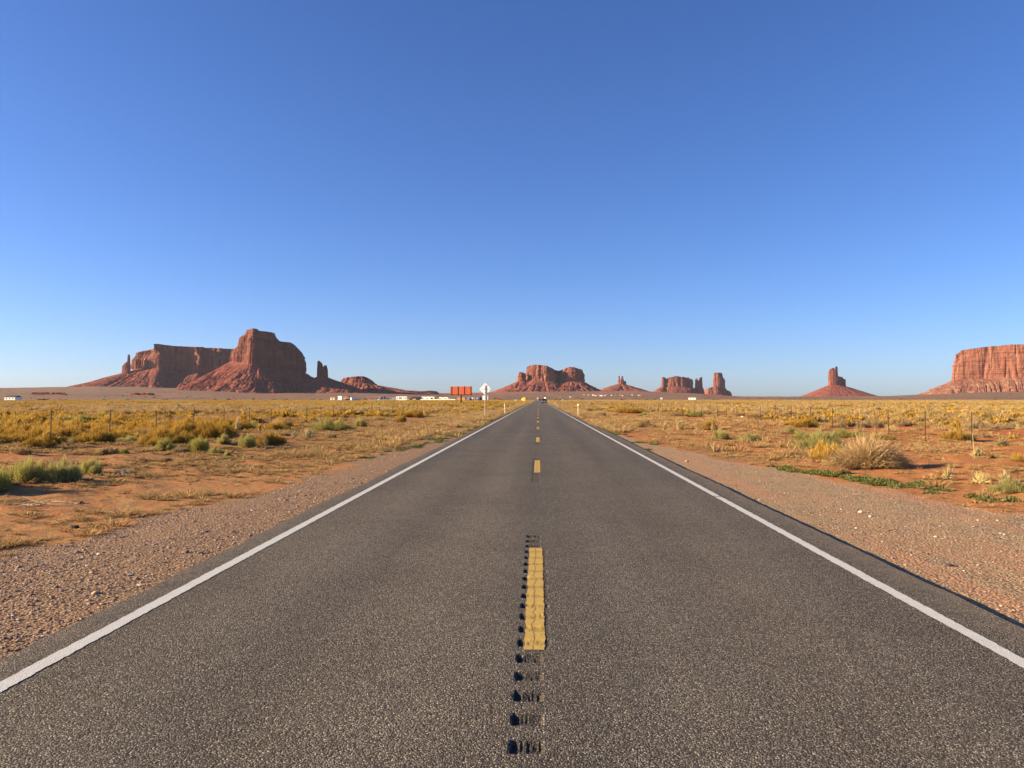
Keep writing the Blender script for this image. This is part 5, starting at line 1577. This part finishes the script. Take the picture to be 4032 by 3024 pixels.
# far left house, far right trailer home, pale boxes in the field
house(38, 9.8, 2.6, 560, 'white house with a dark roof standing alone at the far left', M_WHITEW, M_ROOFD, depth=6, windows=3)
camper(2725.5, 7.6, 2.6, 800, 'long white mobile home alone on the plain right of centre', [(.3, 1.0, .5, .75), (.7, 1.0, .5, .75)], name='mobile_home', cat='mobile home', wheels=False)
for px, w, D, lab in ((2214.6, 1.15, 520, 'pale utility box in the field right of the leading car'), (2031, 1.1, 460, 'pale utility box in the field left of the yellow sign')):
    X = at(px, 1571, D)[0]; Z = float(gz(X, D))
    s = empty('utility_box', (X, D, Z)); tag(s, lab, 'box')
    MB().box(-w / 2, w / 2, 0, .7, -.2, 1.35).build('cabinet', M_WHITEW, s, None, .04)
    MB().box(-w / 2 - .05, w / 2 + .05, -.05, .75, 1.353, 1.42).build('lid', M_WHITEW, s)

# distant settlement below the central buttes
VIL = [(365, 127, 14, 10, 0, 'leftmost white house of the distant settlement'), (428, 131, 12, 12, 0, 'second white house from the left in the distant settlement'),
       (497, 132, 25, 16, 0, 'white house with a bright wall left of the long white house'), (533, 140, 25, 12, 0, 'low white house just left of the long white house'),
       (614, 142, 42, 12, 0, 'longest white house of the distant settlement'), (667, 139, 20, 12, 0, 'white house right of the longest white house'),
       (765, 135, 18, 14, 0, 'pale house standing alone in the middle of the distant settlement'), (690, 127, 26, 12, 1, 'pinkish-roofed house behind the longest white house'),
       (820, 130, 24, 12, 1, 'reddish house left of the brown-roofed houses'), (888, 126, 30, 16, 2, 'larger brown-roofed house in the right half of the settlement'),
       (912, 132, 22, 12, 2, 'smaller brown-roofed house right of the larger one'), (926, 140, 10, 14, 0, 'narrow white house below the brown roofs'),
       (1066, 131, 18, 11, 0, 'lone white house right of the main settlement'), (1155, 134, 16, 11, 0, 'white house near the right end of the settlement'),
       (1178, 137, 10, 8, 0, 'tiny pale house at the right end of the settlement'), (165, 160, 14, 12, 0, 'white hut on the plain left of and below the settlement'),
       (20, 160, 16, 9, 1, 'pinkish hut on the plain close to the far road end'), (1490, 187, 18, 9, 0, 'small white hut beside a dark bush on the plain'), (580, 128, 20, 12, 1, 'reddish house behind the low white house'),
       (560, 132, 14, 9, 2, 'brown hut between white houses in the settlement')]
for X0, Y0, w, h, c, lab in VIL:
    px, py = 2200 + X0 * .2712, 1520 + (Y0 + h * .5) * .2712
    X, Y, Z = ground_at(px, py)
    k_ = .2712 * Y / F
    house(px, max(4.5, w * k_), max(2.6, h * k_ * .8), Y, lab + ' below the buttes' if len(lab.split()) < 12 else lab, (M_WHITEW, M_TANW, M_TANW)[c], (M_WHITEW, M_ROOFR, M_ROOFD)[c], windows=1, base_y=py)

# ------------------------------------------------------------------ small things on the ground
def rock(px, py, w, label, tone, flat=.6):
    X, Y, Z = ground_at(px, py)
    r = w * Y / F * .55
    rg = np.random.default_rng(int(px))
    import bmesh
    bm = bmesh.new(); bmesh.ops.create_icosphere(bm, subdivisions=3, radius=1)
    for v_ in bm.verts:
        n_ = float(vn(v_.co.x * 1.3 + px, v_.co.y * 1.3, v_.co.z * 1.3, seed=7)) * .28
        v_.co *= (1 + n_); v_.co.z *= flat
    m = bpy.data.meshes.new('stone'); bm.to_mesh(m); bm.free()
    m.materials.append(flat_mat('stone_%d' % px, tone, .9))
    o = link('stone', m, None, (X, Y, Z + r * .3)); o.scale = (r, r * .8, r)
    return tag(o, label, 'stone')


rock(3390, 2018, 17, 'pale cream stone, largest on the right gravel pull-off', (0.62, 0.52, 0.37))
rock(3427, 2036, 12, 'small pale stone just below the largest cream stone', (0.60, 0.5, 0.36))
rock(3372, 2081, 10, 'tiny pale stone on the gravel nearer the asphalt', (0.6, 0.48, 0.34))
rock(2705, 1818, 14, 'orange-tan stone at the gravel tip on the right verge', (0.55, 0.30, 0.14))
rock(3737, 2228, 26, 'flat dark brown stone on the right gravel near the asphalt edge', (0.07, 0.05, 0.04), .35)
rock(292, 2080, 34, 'dark flat lump on the sandy left verge above the gravel', (0.06, 0.045, 0.035), .35)
rock(322, 1983, 20, 'black lump beside the dead twig pile on the left', (0.03, 0.025, 0.022))
rock(2925, 1645, 14, 'pale boulder on red sand behind the right fence', (0.6, 0.48, 0.34))
rock(3850, 2049, 7, 'small white pebble on the far right of the gravel', (0.7, 0.65, 0.55))

M_TWIG = flat_mat('dead_twig', (0.46, 0.33, 0.19), .9)
X, Y, Z = ground_at(150, 1990)
b = MB()
for i in range(70):
    a_ = random.uniform(-.5, .5) + (math.pi if random.random() < .5 else 0); l_ = random.uniform(.08, .35)
    x0_, y0_ = random.gauss(0, .62), random.gauss(0, .16)
    z0_ = random.uniform(.01, .05)
    b.tube((x0_, y0_, z0_), (x0_ + l_ * math.cos(a_), y0_ + l_ * math.sin(a_) * .6, z0_ + random.uniform(0, .1) * (random.random() < .5)), .006, 5, .003)
o = b.build('twig_pile', M_TWIG, None, (X, Y, Z)); tag(o, 'scattered heap of pale dead twigs at the lower left verge', 'twigs')
X, Y, Z = ground_at(487, 1863)
s = empty('litter_tray', (X, Y, Z + .01), .2); tag(s, 'flat whitish litter tray in the shadow right of the bushes', 'litter')
M_LIT = flat_mat('white_litter', (0.7, 0.68, 0.64), .5)
MB().box(-.11, .11, -.07, .07, .0, .02, -.012).build('tray_base', M_LIT, s)
MB().box(-.125, .125, -.085, .085, .0205, .035, .004).build('rim', M_LIT, s)
for px, py, w, lab in ((303, 1722, 9, 'left scrap of white paper on sand behind the left fence'), (322, 1724, 8, 'right scrap of white paper on sand behind the left fence'), (277, 1777, 12, 'white scrap on bare sand right of the nearest left fence post'), (1352, 1787, 6, 'small white scrap below the straw grass clumps')):
    X, Y, Z = ground_at(px, py); r = w * Y / F * .5
    n = 5
    vs = [(r * (i / 2 - 1) * 1.0, r * .6 * (j - .5), .01 + r * .35 * abs(math.sin(i * 2.1 + j))) for j in (0, 1) for i in range(n)]
    b = MB(); b.add(vs + [(x_, y_, z_ + .006) for x_, y_, z_ in vs], [(i, i + 1, n + i + 1, n + i)[::-1] for i in range(n - 1)] + [(2 * n + i, 2 * n + i + 1, 3 * n + i + 1, 3 * n + i) for i in range(n - 1)])
    o = b.build('paper_scrap', M_LIT, None, (X, Y, Z + .005)); tag(o, lab, 'litter')

# ------------------------------------------------------------------ haze
HZ = NT('haze')
pv = HZ.n('VolumePrincipled')
pv.inputs['Color'].default_value = (0.86, 0.90, 1.0, 1)
pv.inputs['Density'].default_value = 0.8e-5
pv.inputs['Anisotropy'].default_value = 0.2
for l in list(HZ.out.inputs[0].links): HZ.t.links.remove(l)
HZ.t.links.new(pv.outputs[0], HZ.out.inputs['Volume'])
zlo = float(GZ.min()) - 1.0
hz = MB().box(-16500, 16500, -16500, 16500, zlo, 560).build('haze', HZ.m)
tag(hz, 'thin pale air haze lying over the whole desert', 'haze', kind='stuff')
